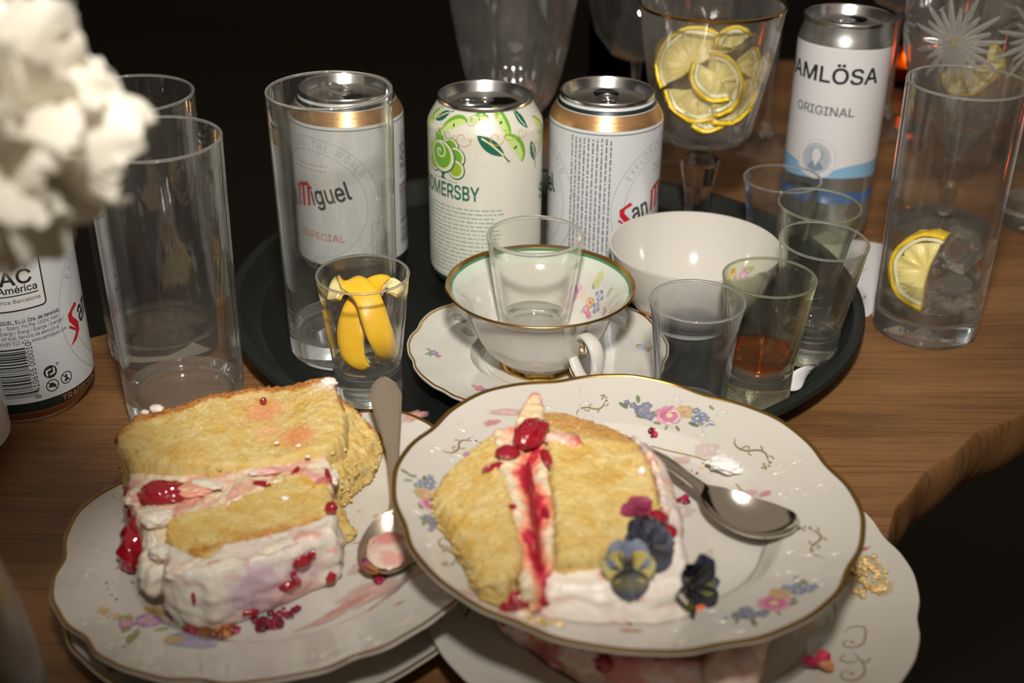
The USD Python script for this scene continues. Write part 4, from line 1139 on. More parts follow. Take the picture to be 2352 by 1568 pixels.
# left plate with the tall cake slice
PL = Plate(88.5, D=13, lobes=10, amp=0.017, sharp=-.30, phase=.18, wavez=1.0)
lp = thing("dessert_plate", "scalloped white plate under the left cake slice, gold edge, purple flower print", "plate", (LX, LY, LZ), LROT)
obj("plate_body", PL.mesh(), "porcelain_white", lp, smooth=40)
obj("gold_rim", PL.rim(.75), "old_gold", lp)
k = Ink()
rng = random.Random(12)
for i in range(12):
    leaf(k, -47 + rng.uniform(-8, 9), -47 + rng.uniform(-6, 6), rng.uniform(3, 6), rng.uniform(0, 6.3), np.array((0.27, 0.26, 0.11)) * rng.uniform(.8, 1.3))
bloom(k, -43.5, -45.5, 5.4, (MAUVE, (0.50, 0.30, 0.48)), YEL, 8, .05, rng); bloom(k, -44, -37.5, 4.2, ((0.60, 0.44, 0.16), YEL), (0.4, .25, .1), 7, .08, rng); bloom(k, -50.5, -49, 3.2, (MAUVE, PINK), YEL, 6, .1, rng)
bloom(k, -61, -41.5, 2.6, (YEL, (0.58, 0.42, 0.2)), (.4, .3, .1), 5, .05, rng); bloom(k, -56.5, -44.5, 2.6, (YEL, (0.58, 0.42, 0.2)), (.4, .3, .1), 5, .05, rng)
k.poly([(-37, -44), (-32, -43), (-32, -47), (-37, -47)], (0.30, 0.42, 0.50), .05)
for a, c in ((0.1, GREYV), (-.25, (0.36, 0.32, 0.44)), (.4, (0.30, 0.27, 0.40)), (-.05, (0.42, 0.38, 0.48))):
    k.poly(petal_poly(-34 + 1 * a, -58 + a * 5, 20, 5.5, a * .5, 12), c, .06 + .02 * abs(a))
k.poly(petal_poly(-34.5, -58, 7, 4.5, 0, 9), YEL, .12)
scroll(k, [(-46, -50), (-45, -58), (-47, -64)], .8, (0.26, 0.25, 0.1)); leaf(k, -45.5, -52, 9, -1.7, (0.30, 0.28, 0.12), .06)
(mv, mf), mc = k.mesh(PL.place()); obj("floral_print", (mv, mf), "glaze_print", lp, cd=mc)

# right plate
PR = Plate(88.7, D=14, lobes=8, amp=0.013, sharp=-.28, phase=.10, wavez=.7, well=.60)
rp = thing("dessert_plate", "scalloped white plate with gold edge and rose print under the right cake slice", "plate", (RX, RY, RZ), RROT)
obj("plate_body", PR.mesh(), "embossed_porcelain", rp, smooth=40)
obj("gold_rim", PR.rim(1.0), "old_gold", rp)


def mould(P, parent, n, ph, mat_, spec):
    """Raised scrolls moulded into a plate's rim."""
    for i in range(n):
        a0 = 2 * PI * (i + .5) / n - ph
        for sgn in (-1, 1):
            for r0, rad, turn in spec:
                q = []
                for u in np.linspace(.15, 1, 18):
                    an = turn * u
                    x = rad * u * math.cos(an) * sgn; y = rad * u * math.sin(an)
                    ca = a0 + sgn * (.8 / n + .05 * r0) + x / (P.R * r0); rr = P.R * r0 + y
                    q.append((rr * math.cos(ca), rr * math.sin(ca), float(P.ztop(rr * math.cos(ca), rr * math.sin(ca))) + .05))
                obj("moulded_scroll", sweep(np.array(q), .6, .45, sides=6), mat_, parent, smooth=60)


mould(PR, rp, 8, .10, "embossed_porcelain", ((.80, 5.2, 4.2), (.90, 3.6, 4.0), (.72, 3.0, 3.6)))
mould(PL, lp, 10, .18, "porcelain_white", ((.86, 4.6, 4.4), (.93, 2.8, 4.6)))
k = Ink()
bouquet(k, 24, 66, 1.45, -10, 1)
bouquet(k, -74, -7, 1.3, 105, 2)
bouquet(k, 47, -57, 1.4, 38, 3)
scroll_spray(k, -9, 69, .8, 20, -1)
scroll_spray(k, 56, 40.5, 1.0, -38)
scroll_spray(k, 69.5, -21, .95, 75, -1)
scroll_spray(k, -65, 34, .85, 55)
scroll_spray(k, -66, -36, .85, -60)
bloom(k, -61.5, 29, 3.2, ((0.62, 0.52, 0.30), MAUVE), ROSE, 6, .05, random.Random(3))
for a0, a1 in ((.72, 1.28), (1.42, 1.75), (.22, .5), (-.95, -.1), (-1.7, -1.1), (2.9, 3.9)):        # fine gold line round the well
    th = np.linspace(a0, a1, 26)
    p = [(.62 * PR.R * (1 + .014 * math.cos(8 * q)) * math.cos(q), .62 * PR.R * (1 + .014 * math.cos(8 * q)) * math.sin(q)) for q in th]
    for i in range(25):
        k.line([p[i], p[i + 1]], .42, (0.24, 0.16, 0.05), .04)
(mv, mf), mc = k.mesh(PR.place()); obj("floral_print", (mv, mf), "glaze_print", rp, cd=mc)

# bottom right plate
P4 = Plate(97.5, D=13, lobes=12, amp=0.009, sharp=-.3, wavez=.5)
t = thing("serving_plate", "large cream plate lowest at the bottom right, with brown scroll print and squashed cake", "plate", (61.6, 402.4, 19.6))
obj("plate_body", P4.mesh(), "porcelain", t, smooth=40)
k = Ink()
for cx, cy, rt in ((74, -37, 70), (76, -42, 250)):
    pass
C4 = (0.34, 0.25, 0.14)
scroll(k, [(66, -29), (69, -25), (73, -26), (72.5, -31), (70, -36), (66, -37), (63.5, -35), (65, -32.5), (67, -34)], 1.0, C4)
scroll(k, [(66, -40), (67.5, -46), (66.5, -53), (61, -56), (58.5, -53), (60, -50.5), (62.5, -52)], 1.0, C4)
scroll(k, [(66.5, -43), (69.5, -46.5), (70.5, -45)], .8, C4); scroll(k, [(66.5, -44), (62, -45), (60.5, -43), (62, -41.5)], .8, C4)
scroll(k, [(-85, -30), (-88, -22), (-84, -16), (-80, -19)], 1.0, C4)
(mv, mf), mc = k.mesh(P4.place()); obj("floral_print", (mv, mf), "glaze_print", t, cd=mc)
for args in ((79, 7, 22, 14, 30, (0.86, 0.70, 0.44), 3), (81, 19, 14, 3.0, 15, (0.80, 0.25, 0.2), 4), (86, -4, 12, 8, 80, (0.86, 0.72, 0.42), 6)):
    k = Ink(); smear(k, *args)
    (mv, mf), mc = k.mesh(P4.place(.25)); obj("smear", (mv, mf), "film", t, cd=mc, ca=np.concatenate(k.ca))

# saucer, teacup
SX, SY = 13.7, 592.0
PS = Plate(68.3, D=10, lobes=12, amp=0.010, sharp=-.3, wavez=.4, well=.46)
t = thing("saucer", "scalloped gold-edged saucer with small flower sprigs under the teacup", "saucer", (SX, SY, 18.6))
obj("plate_body", PS.mesh(200, 2.8, 1.7), "porcelain_white", t, smooth=40)
obj("gold_rim", PS.rim(.55, at=.985), "gold", t)
k = Ink()
for i, (x, y, c1, c2) in enumerate(((-55, -4, BLUE, ROSE), (-30, -39, ROSE, BLUE), (55.5, 3.5, (0.30, 0.42, 0.62), YEL), (-43, 36, LEAFC, (0.1, .1, .08)), (-38, 22, LEAFC, LEAFC))):
    r_ = random.Random(50 + i)
    for j in range(4):
        leaf(k, x + r_.uniform(-3, 3), y + r_.uniform(-3, 3), 3.2, r_.uniform(0, 6.3), np.array(LEAFC) * 1.5)
    bloom(k, x, y, 2.9, (c1, np.array(c1) * 1.2), YEL, 5, .05, r_); bloom(k, x + 2.6, y - 2.6, 1.8, (c2, c2), YEL, 5, .08, r_); bloom(k, x - 2.6, y + 2.2, 1.5, (YEL, YEL), c1, 5, .08, r_)
th = np.linspace(0, 2 * PI, 64)
k.poly(Polygon([(28 * math.cos(a), 28 * math.sin(a)) for a in th]).difference(Polygon([(27.6 * math.cos(a), 27.6 * math.sin(a)) for a in th])), (0.42, 0.36, 0.28), .03)
(mv, mf), mc = k.mesh(PS.place()); obj("floral_print", (mv, mf), "glaze_print", t, cd=mc)

CX, CY, CZ = 14.3, 589.5, 8.9
cup = thing("teacup", "wide white teacup with gold and green rim, curled handle and flowers inside", "teacup", (CX, CY, CZ))
H = 46.5
outp = [(19.2, 4.6), (21.5, 6.0), (26, 9.5), (30.5, 15), (33.8, 21), (36.2, 27.5), (38.2, 33), (40.4, 37.5), (43.6, 41.5), (46.8, 44.4), (48.6, 46.2)]
inp = [(48.2, 46.7), (47.6, 46.4), (45.6, 44.7), (42.2, 41.4), (38.8, 37), (36.5, 32), (34.4, 26.5), (31.8, 20.5), (28, 14.5), (24.8, 12.4), (20, 11.2), (0.01, 11)]
rib = lambda T, R, Z: 1 + 0.012 * np.cos(10 * T + .6) * np.exp(-((Z - 17) / 9) ** 2) * (R > 19)
obj("bowl", lathe([(0.01, 5.5), (16, 5.5)] + outp + inp, 140, rfun=rib), "porcelain_white", cup, smooth=50)
wob = lambda T, R, Z: 1 + .012 * np.cos(10 * T)
obj("foot_ring", lathe([(17.5, 5.4), (16.6, 0.6), (17.6, 0), (19.4, 0), (20.2, 1.0), (19.2, 3.2), (19.3, 5.4)], 100, rfun=wob, closed=True), "porcelain_white", cup, smooth=40)
obj("gold_foot_band", lathe([(19.1, 3.6), (19.95, 2.4), (20.4, 1.0), (19.5, -.02), (19.0, 0.4)], 100, rfun=wob), "bright_gold", cup, smooth=40)
obj("gold_rim", lathe([(48.2, 45.6), (48.75, 46.1), (48.5, 46.75), (48.0, 46.95), (46.6, 46.0), (46.3, 45.6), (47.5, 45.9)], 140, closed=True), "gold", cup, smooth=50)
ip = inp[::-1]
iz, ir = [q[1] for q in ip[1:]], [q[0] for q in ip[1:]]
vcol_band = lambda z0, z1, l: lathe([(np.interp(z, iz, ir) - l, z + l * .4) for z in np.linspace(z0, z1, 9)], 140)
plain("green_glaze", (0.06, 0.19, 0.09), 0.15, coat_weight=.3); plain("pale_green_glaze", (0.55, 0.60, 0.515), 0.15, coat_weight=.3)
obj("green_band", vcol_band(44.4, 45.7, .14), "green_glaze", cup, smooth=50)
obj("pale_green_band", vcol_band(39.2, 44.4, .10), "pale_green_glaze", cup, smooth=50)
k = Ink()
r_ = random.Random(77)
for a, dx, dy in ((1.3, 6, 19), (1.7, 8, 20), (.4, 19, 14), (.1, 18, 12), (2.6, 5, 5), (3.3, 4, 4), (-1.4, 12, 2), (-1.1, 17, 2), (1.5, 18, 20)):
    leaf(k, dx, dy, r_.uniform(4, 8), a, np.array((0.30, 0.36, 0.22)) * r_.uniform(.8, 1.3))
leaf(k, 8, 20, 10, 1.7, (0.50, 0.50, 0.24), .04)
for a, c in ((1.9, MAUVE), (1.55, (0.55, 0.38, 0.42)), (2.2, (0.42, 0.30, 0.45)), (1.2, (0.62, 0.50, 0.40))):
    k.poly(petal_poly(-1.5, 8, 11, 4.4, a), c, .05 + .02 * abs(a - 1.7))
bloom(k, 7.5, 12, 3.3, (YEL, (0.62, 0.40, 0.26)), ROSE, 7, .06, r_); bloom(k, 6.8, 7.5, 2.8, (ROSE, PINK), YEL, 6, .1, r_); bloom(k, 10, 5.8, 2.2, (PINK, ROSE), YEL, 5, .1, r_)
bloom(k, 12.5, 18, 3.4, (BLUE, (0.42, 0.46, 0.6)), YEL, 4, .06, r_); bloom(k, 13.4, 11.5, 3.4, (BLUE, (0.36, 0.40, 0.58)), YEL, 4, .08, r_)
for i in range(7):
    k.poly(petal_poly(19 + i * .55, 5 + i * 1.3, 3.2, 1.5, 1.0 + .9 * (i % 2), 6), np.array((0.52, 0.26, 0.38)) * r_.uniform(.85, 1.2), .06)


def in_cup(u, v, h):                                               # u along the inside wall, v up it
    z = 14.8 + v * .92
    r = np.interp(z, iz, ir) - h - .12
    ph = 0.70 + u / 33.0
    a = PI / 2 - ph
    return np.stack([r * np.cos(a), r * np.sin(a), z], -1)


(mv, mf), mc = k.mesh(in_cup); obj("floral_print", (mv, mf), "glaze_print", cup, cd=mc)
ha = math.radians(-58)                                              # where the handle points
hd = np.array([math.cos(ha), math.sin(ha), 0])
Hp = lambda d, z, s=0: hd * d + np.array([-hd[1], hd[0], 0]) * s + np.array([0, 0, z])
loop = spline([Hp(37.8, 33, 0), Hp(43, 35.2, 0), Hp(49.5, 32.5, 0), Hp(52.5, 25, 0), Hp(50.5, 16.5, 0), Hp(44.5, 10.8, 0), Hp(37.5, 11.8, 0), Hp(33.5, 15.5, 0), Hp(31, 18.2, 0)], 46)
side = np.array([-hd[1], hd[0], 0])
wv = np.interp(np.linspace(0, 1, 46), [0, .2, .5, .75, 1], [3.2, 3.9, 3.9, 3.4, 2.8])
hnd = obj("handle", sweep(loop, 1.9, wv, sides=14, up=side), "porcelain_white", cup, smooth=60)
curl = spline([Hp(42, 35.6), Hp(44.5, 31.5), Hp(43.8, 27.6), Hp(41.0, 26.8), Hp(40.4, 29.4), Hp(42, 30.3)], 26)
obj("handle_curl", sweep(curl, 1.2, np.linspace(3.2, 2.4, 26), sides=12, up=side), "porcelain_white", hnd, smooth=60)
curl2 = spline([Hp(38, 11.9), Hp(34.5, 9.6), Hp(31.5, 10.4), Hp(30.2, 12.4)], 20)
obj("handle_tail", sweep(curl2, 1.1, np.linspace(2.8, 1.4, 20), sides=12, up=side), "porcelain_white", hnd, smooth=60)
gl = []
for sg in (-1, 1):
    gl.append(sweep(curl + side * sg * np.linspace(3.0, 2.3, 26)[:, None], .5, .5, sides=6))
    gl.append(sweep(loop[24:44] + side * sg * (wv[24:44] - .2)[:, None], .5, .5, sides=6))
obj("gold_line", cat_mesh(gl), "bright_gold", hnd, smooth=60)

# the plain bowl behind
BX, BY = 100.4, 645.5
bowl = thing("small_bowl", "small cream bowl with tiny flowers, behind the teacup", "bowl", (BX, BY, TZ))
bo = [(r, z * 1.175) for r, z in [(18.5, 0.6), (20, 0), (21.4, .4), (21.8, 3.6), (27, 7), (35, 14.5), (41.5, 25), (45.6, 35), (47.4, 41)]]
bi = [(r, z * 1.175) for r, z in [(47.2, 41.7), (46.2, 41.6), (44.2, 35.2), (40, 25.6), (33.4, 16), (25, 9.4), (16, 7.2), (0.01, 7)]]
obj("bowl_body", lathe([(0.01, 3.8), (17.8, 3.8)] + bo + bi, 128), "porcelain_white", bowl, smooth=50)
biz, bir = [q[1] for q in bi[::-1][1:]], [q[0] for q in bi[::-1][1:]]
k = Ink(); r_ = random.Random(31)
for dx, dy in ((3, 9), (6, 10), (9, 9)):
    leaf(k, dx, dy, 5, r_.uniform(.5, 2.4), (0.42, 0.40, 0.22))
bloom(k, 6, 6, 3.9, ((0.60, 0.28, 0.50), (0.66, 0.36, 0.55)), (0.75, 0.6, 0.6), 6, .05, r_); bloom(k, -3.5, 5.5, 2.6, ((0.75, 0.42, 0.04), YEL), (.6, .2, .05), 5, .05, r_); bloom(k, -3.8, 0.8, 2.2, ((0.75, 0.42, 0.04), YEL), (.6, .2, .05), 5, .05, r_); bloom(k, 0, 3, 1.4, (PINK, PINK), YEL, 5, .05, r_)


def in_bowl(u, v, h):
    z = 17 + v * .9
    r = np.interp(z, biz, bir) - h - .12
    a = PI / 2 - .95 - u / 40
    return np.stack([r * np.cos(a), r * np.sin(a), z], -1)


(mv, mf), mc = k.mesh(in_bowl); obj("floral_print", (mv, mf), "glaze_print", bowl, cd=mc)
k = Ink()
for i in range(5):
    bloom(k, i * 3.2 - 7, r_.uniform(-1.5, 1.5), 2.6, ((0.72, 0.20, 0.02), (0.78, 0.36, 0.03)), (.7, .55, .1), 5, .05 + .01 * i, r_)
    leaf(k, i * 3.2 - 7, 2, 4, r_.uniform(0, 6), (0.30, 0.28, 0.08))


def out_bowl(u, v, h):
    z = 15.5 + v
    r = np.interp(z, [q[1] for q in bo[2:]], [q[0] for q in bo[2:]]) + h + .12
    a = -PI / 2 - .80 + u / 38
    return np.stack([r * np.cos(a), r * np.sin(a), z], -1)


(mv, mf), mc = k.mesh(out_bowl); obj("outer_floral_print", (mv, mf), "glaze_print", bowl, cd=mc)

# ---------------------------------------------------------------- cake
SP1, SP2, SP3 = np.array((0.655, 0.465, 0.15)), np.array((0.70, 0.54, 0.225)), np.array((0.61, 0.37, 0.07))
CRUST, CRUST2 = np.array((0.36, 0.115, 0.018)), np.array((0.55, 0.24, 0.05))
CRM, CRM2, PNK, LIL, JAM = np.array((0.86, 0.78, 0.62)), np.array((0.88, 0.70, 0.46)), np.array((0.82, 0.42, 0.36)), np.array((0.66, 0.47, 0.56)), np.array((0.50, 0.022, 0.05))


def mixc(c, d, t):
    return c * (1 - t[:, None]) + np.asarray(d)[None] * t[:, None]


def sstep(a, b, x):
    t = np.clip((x - a) / (b - a), 0, 1); return t * t * (3 - 2 * t)


def sponge_cols(v, seed, spots=(), crust=None):
    n1, n2, n3 = meshkit.fbm(v * .22 + seed, 4, seed), meshkit.fbm(v * 1.1 + seed, 3, seed + 1), meshkit.fbm(v * .13 + 3 * seed, 3, seed + 2)
    c = SP1[None] * np.ones((len(v), 1))
    c = mixc(c, SP2, sstep(.42, .62, n1)); c = mixc(c, SP3, sstep(.56, .72, n3) * .75); c = mixc(c, SP3 * .8, sstep(.60, .75, n2) * .5)
    for (x, y, r, col, a) in spots:
        d = np.hypot(v[:, 0] - x, v[:, 1] - y) / r + (n2 - .5) * 2.6
        c = mixc(c, col, a * (1 - sstep(.55, 1.05, d)))
    if crust is not None:
        cc = mixc(CRUST[None] * np.ones((len(v), 1)), CRUST2, sstep(.4, .65, n2))
        w = crust(v, n1, n2)
        c = c * (1 - w[:, None]) + cc * w[:, None]
    return c


def cream_cols(v, seed, spots=(), base=CRM, streak=CRM2, pink=.0, dim=.82):
    n1 = meshkit.fbm(v * np.array([.10, .10, .30]) + seed, 4, seed); n2 = meshkit.fbm(v * .5 + seed, 3, seed + 1); n3 = meshkit.fbm(v * np.array([.16, .16, .4]) + 2 * seed, 4, seed + 5)
    c = np.asarray(base)[None] * np.ones((len(v), 1))
    c = mixc(c, streak, sstep(.48, .66, n1) * .8)
    c = mixc(c, PNK, sstep(.66 - pink * .4, .80 - pink * .3, n3))
    for (x, y, z, r, col, a) in spots:
        d = np.sqrt((v[:, 0] - x) ** 2 + (v[:, 1] - y) ** 2 + (v[:, 2] - z) ** 2) / r + (n2 - .5) * .9
        c = mixc(c, col, a * (1 - sstep(.5, 1.1, d)))
    return c * dim


def add_slab(name, parent, poly, zt, zb, mat_, colf, **kw):
    v, f = slab(poly, zt, zb, **kw)
    c = colf(v)
    p = obj(name, (v, f), mat_, parent, cd=c)
    if name.startswith("sponge_layer") or name == "sponge_crumbling_end":   # loose crumb standing off the torn surface
        rng = random.Random(kw["seed"]); nrm = trimesh.Trimesh(v, f, process=False).vertex_normals
        parts, cols = [], []
        up = np.where((nrm[:, 2] > -.2))[0]
        for i in rng.sample(list(up), min(520, len(up))):
            r = .22 + .75 * rng.random() ** 3
            b = blob(v[i] + nrm[i] * r * .15, r, rng.randrange(60), .45, 1.0, 1, (rng.uniform(.8, 1.5), rng.uniform(.8, 1.2), .7), rng.uniform(0, 3))
            parts.append(b); cols.append(np.tile(c[i] * rng.uniform(.9, 1.12), (len(b[0]), 1)))
        vv, ff = cat_mesh(parts); obj("loose_crumb", (vv, ff), "crumb", p, cd=np.vstack(cols), kind="stuff")


def tilted(P, rot_y_slope, x0, y0, z0):
    """Height of a plate's glaze above the world's z = 0, for a thing whose origin is x0, y0, 0 and whose axes are the world's."""
    return lambda x, y: z0 + rot_y_slope * x + float(P.ztop(x, y))


lz = tilted(PL, .087, LX, LY, LZ)
rz = tilted(PR, -.038, RX, RY, RZ)
lcake = thing("cake_slice", "tall two-layer sponge slice lying on the left plate, brown crust at the back", "cake", (LX, LY, 0))
zb = lambda x, y: max(lz(x, y) + .6, 18)
ZT = lambda x, y: 51 + (y - 15) * .075 + 1.2 * math.sin(x * .13)
LU = [(-74, 38), (-69.5, 52), (-42.3, 64), (-19.5, 73.5), (11.1, 80.5), (14.5, 68), (20, 53), (21.5, 36), (14.9, 27.5), (-3, 22), (-29.3, 15.5), (-63.5, 20), (-71, 31)]


BACK = LineString([(-76, 40), (-69.5, 52), (-42.3, 64), (-19.5, 73.5), (11.1, 80.5)])


def crust_back(v, n1, n2):
    d = shapely.distance(shapely.points(v[:, :2]), BACK)
    return np.maximum(1 - sstep(3.4, 7.0, d + (n1 - .5) * 7 + (n2 - .5) * 3), sstep(14, 17, v[:, 0] + (n2 - .5) * 5) * sstep(55, 62, v[:, 1]))


def crust_line(y0, s, w):
    return lambda v, n1, n2: np.exp(-(((v[:, 1] - (y0 + s * v[:, 0])) + (n1 - .5) * 5) / w) ** 2) * .75


add_slab("sponge_layer", lcake, LU, ZT, zb, "crumb", lambda v: sponge_cols(v, 1, ((-16, 55, 9, (0.78, 0.20, 0.10), .6), (2, 36, 8, (0.76, 0.20, 0.11), .6), (-12, 40, 5, (.84, .4, .2), .6), (10, 74, 6, (0.80, 0.62, 0.55), .9), (-62, 55, 4, (0.80, 0.66, 0.55), .8)), crust_back),
         res=0.62, amp=0.65, freq=.26, fine=0.6, bevel=1.6, seed=1, side=1.1, rows=12)
LUr = [(11, 82), (24, 73), (33.3, 64), (34, 55), (31, 44), (25, 39), (22, 30), (17, 22), (11.5, 24), (9, 36), (9, 60)]
add_slab("sponge_crumbling_end", lcake, LUr, lambda x, y: 49.5 - (x - 9) * .52 - max(0, 40 - y) * .16, zb, "crumb", lambda v: sponge_cols(v, 2, (), lambda v, n1, n2: 1 - sstep(1.5, 5, shapely.distance(shapely.points(v[:, :2]), LineString([(10, 84), (24, 74), (34, 64)])) + (n1 - .5) * 7)), res=0.8, amp=2.6, freq=.34, bevel=2.6, seed=2, side=2.4, rows=9)
LC = [(-66, 25), (-60, 21), (-31, 16.5), (-4.2, 24), (14, 29), (17, 24), (19.5, 4.5), (14, 6), (7.7, 13), (-2.2, 9.5), (-19.3, -6), (-40.3, -16), (-52.1, -13), (-62.1, 6.2)]
add_slab("cream_filling", lcake, LC, lambda x, y: 48.5 + .05 * x - .8 * (x < -20), zb, "cream", lambda v: cream_cols(v, 3, ((-47, 3, 48, 9, JAM, .55), (-38, 4, 48, 10, (0.84, 0.36, 0.26), .9), (16, 8, 48, 4, JAM, .8), (5, 17, 48, 3.5, (0.75, 0.18, 0.15), .8), (-14, 5, 48, 6, (0.88, 0.50, 0.34), .8), (-60, 5, 40, 9, (0.62, 0.16, 0.16), .8), (-5, 15, 48, 3, (.7, .12, .1), .9)), base=(0.88, 0.74, 0.54), streak=(0.88, 0.60, 0.40), pink=.42), res=0.8, amp=2.2, freq=.32, bevel=1.2, seed=3, side=1.5, rows=10)
LS = [(-41, -12), (-20, -3), (-3.5, 14.5), (6.7, 17.5), (14, 11), (18.8, 7.4), (23.2, -9.5), (-2.6, -24.5), (-14.9, -28.5), (-20.9, -37), (-34.8, -29.5), (-39.5, -22.0)]
add_slab("sponge_layer", lcake, LS, lambda x, y: 48.2 + .03 * x + .03 * y, zb, "crumb", lambda v: sponge_cols(v, 4, ((13, 11, 6, np.array((0.70, 0.36, 0.03)), .9), (-36, -24, 7, SP3, .6)), crust_line(-22, .42, 2.0)), res=0.62, amp=0.65, freq=.26, fine=0.6, bevel=1.4, seed=4, side=1.0, rows=11)
add_slab("sponge_edge", lcake, [(12, 24), (19, 20), (28, 5), (21, -2), (15, 5)], lambda x, y: 37 - (x - 13) * .55, zb, "crumb", lambda v: sponge_cols(v, 6), res=0.9, amp=1.8, freq=.4, bevel=2, seed=6, side=1.6, rows=7)
LF = [(-40, -25), (-34, -28.5), (-22.1, -36), (-15.9, -28), (-3.5, -23.8), (22.8, -8.8), (24.4, -21.1), (-0.8, -37.2), (-17.8, -46), (-26.6, -46), (-34.5, -41.5)]
add_slab("frosting", lcake, LF, lambda x, y: 47 + .02 * x, zb, "cream", lambda v: cream_cols(v, 7, ((-4, -38, 33, 15, LIL, .95), (6, -33, 27, 12, np.array((0.74, 0.46, 0.46)), .8), (14, -30, 38, 9, (0.62, 0.30, 0.42), .55), (-24, -45, 34, 10, (0.80, 0.76, 0.64), .8), (10, -29, 24, 10, (0.80, 0.42, 0.38), .6)), base=(0.86, 0.80, 0.69), streak=(0.86, 0.74, 0.62), pink=.12), res=0.8, amp=1.4, freq=.17, fine=0.3, bevel=1.8, seed=7, side=1.9, rows=16, lean=lambda s: 1.5 * math.sin(PI * s))
flap = [(-53, -5), (-47, -4), (-41.5, -10), (-38, -24), (-37.5, -33), (-43, -37), (-48.5, -32), (-47.5, -20)]
add_slab("frosting_flap", lcake, flap, lambda x, y: 43 + .25 * (y + 20), lambda x, y: max(lz(x, y) + 7, 27), "cream", lambda v: cream_cols(v, 8, ((-47, -14, 42, 3, JAM, .9),), base=(0.84, 0.78, 0.66)), res=0.9, amp=2.2, freq=.25, bevel=2.2, seed=8, side=2.2, rows=9)
add_slab("jam_drip", lcake, [(-65.5, 17), (-60, 16), (-54.5, 8), (-52, -10), (-56, -18), (-62, -15), (-60.5, 0)], lambda x, y: 40 + .3 * (y - 2), lambda x, y: max(lz(x, y) + 1, 24), "jelly_red", lambda v: v * 0 + JAM, res=1.0, amp=2.0, freq=.25, bevel=2.6, seed=9, side=2.0, rows=8)
v, f = blob((-46.5, 3.0, 47.3), 8.6, 4, .35, .6, 4, (1.15, .75, .42), .1); obj("jelly_lump", (v, f), "jelly_red", lcake, smooth=60)
v, f = blob((-36, 4.5, 47.5), 6.5, 5, .3, .6, 4, (1.5, .7, .35), .2); obj("fruit_lump", (v, f), "smear", lcake, cd=cream_cols(v, 10, base=(0.84, 0.34, 0.22), streak=(0.86, 0.48, 0.3), pink=.4))
for i, (c, r, sq, rz_) in enumerate((((17.2, 13.5, 47.5), 3.4, (.45, 1.5, 1), .3), ((18.5, 3.0, 44), 2.6, (.5, 1.6, 1), -.4), ((4, 16.0, 49.2), 2.2, (.5, 1.3, .5), -.3), ((-8, 6.5, 49.4), 2.6, (1.4, .5, .5), -.2), ((21.5, -9.5, 49.5), 2.6, (1, 1, 1), 0), ((-16.2, 59.5, 55.6), 1.5, (1, 1, .9), 0), ((-74.8, 42, 46), 1.9, (1, 1, 1), 0),
                                  ((13, -31.5, 40.5), 3.0, (1.3, .6, .9), .5), ((16.5, -29.4, 42.5), 1.6, (1, .7, 1), 0), ((7.5, -35.2, 32), 2.4, (1.3, .7, .9), .3), ((10.8, -33.3, 32.5), 1.7, (1, .8, 1), 0), ((9.8, -33.8, 36.2), 1.6, (.8, .7, 1.3), 0), ((-24.5, -47.4, 36), 2.0, (.5, .7, 1.5), .2), ((21.5, -24.5, 27.5), 2.8, (1, .8, 1.1), 0))):
    v, f = blob(c, r, 20 + i, .3, .9, 2, sq, rz_); obj("berry", (v, f), "jelly_red", lcake, smooth=60)
for i, (c, r) in enumerate((((12, 43, 49.6), 2.2), ((3.2, 29.5, 52.4), 1.0), ((8, 22.5, 51.8), .9), ((2.5, -2.5, 48.9), 1.4), ((-6, 31, 52.6), .9), ((10, 75, 56.0), 3.0), ((-61, 54.5, 54.2), 2.4), ((-66, 53.5, 53), 1.6))):
    v, f = blob(c, r, 50 + i, .5, .9, 2, (1.2, .9, .6)); obj("icing_crumb", (v, f), "cream", lcake, cd=v * 0 + (0.86, 0.78, 0.70))


for i, (c, r, sq, rz_) in enumerate((((-27, -41.5, 44), 5.2, (1.5, .8, .7), .3), ((-33, -38, 36), 5.0, (.7, .8, 2.0), 0), ((-31, -41, 27), 4.2, (.8, .7, 1.8), .4), ((-14, -40.5, 46), 3.6, (2.2, .8, .5), .35), ((4, -31, 47), 3.0, (2.6, .8, .5), .5), ((-44, -13.5, 46.5), 4.6, (1.3, .8, .7), .4), ((-57, 2, 45), 4.0, (1.2, .9, .9), .8), ((-46, -21, 38), 4.5, (.7, 1.2, 1.6), .2), ((19, 16, 46), 3.0, (.8, 1.6, .7), .2), ((-30, 6, 49), 3.4, (2, .7, .4), -.3), ((-8, 14.5, 49.5), 3.0, (2.2, .6, .4), .2), ((-25.5, -44, 39.5), 3.6, (.8, .8, 1.5), 0), ((-40, -30, 43), 3.8, (1.2, .9, .8), -.5))):
    v, f = blob(c, r, 120 + i, .42, .75, 3, sq, rz_); obj("cream_lump", (v, f), "cream", lcake, cd=cream_cols(v, 40 + i, base=(0.86, 0.79, 0.66), streak=(0.87, 0.68, 0.52), pink=.25, dim=.86))
for i, (c, r, sq, rz_) in enumerate((((-55.5, -4, 36), 4.2, (.8, 1.3, 1.3), .2), ((-63, 12, 38), 3.4, (.7, 1.1, 1.6), 0), ((-58, -14, 27), 4.0, (1.0, 1.2, .8), .5), ((-50, 0, 47.2), 3.0, (1.6, .6, .5), .5), ((15.5, 20, 43), 2.6, (.5, 1, 1.9), 0), ((20.5, -1, 40), 2.2, (.5, 1.2, 1.4), -.3), ((-6, -42, 25), 2.0, (1.6, .6, .7), .3))):
    v, f = blob(c, r, 150 + i, .35, .8, 3, sq, rz_); obj("jelly_lump", (v, f), "jelly_red", lcake, smooth=70)


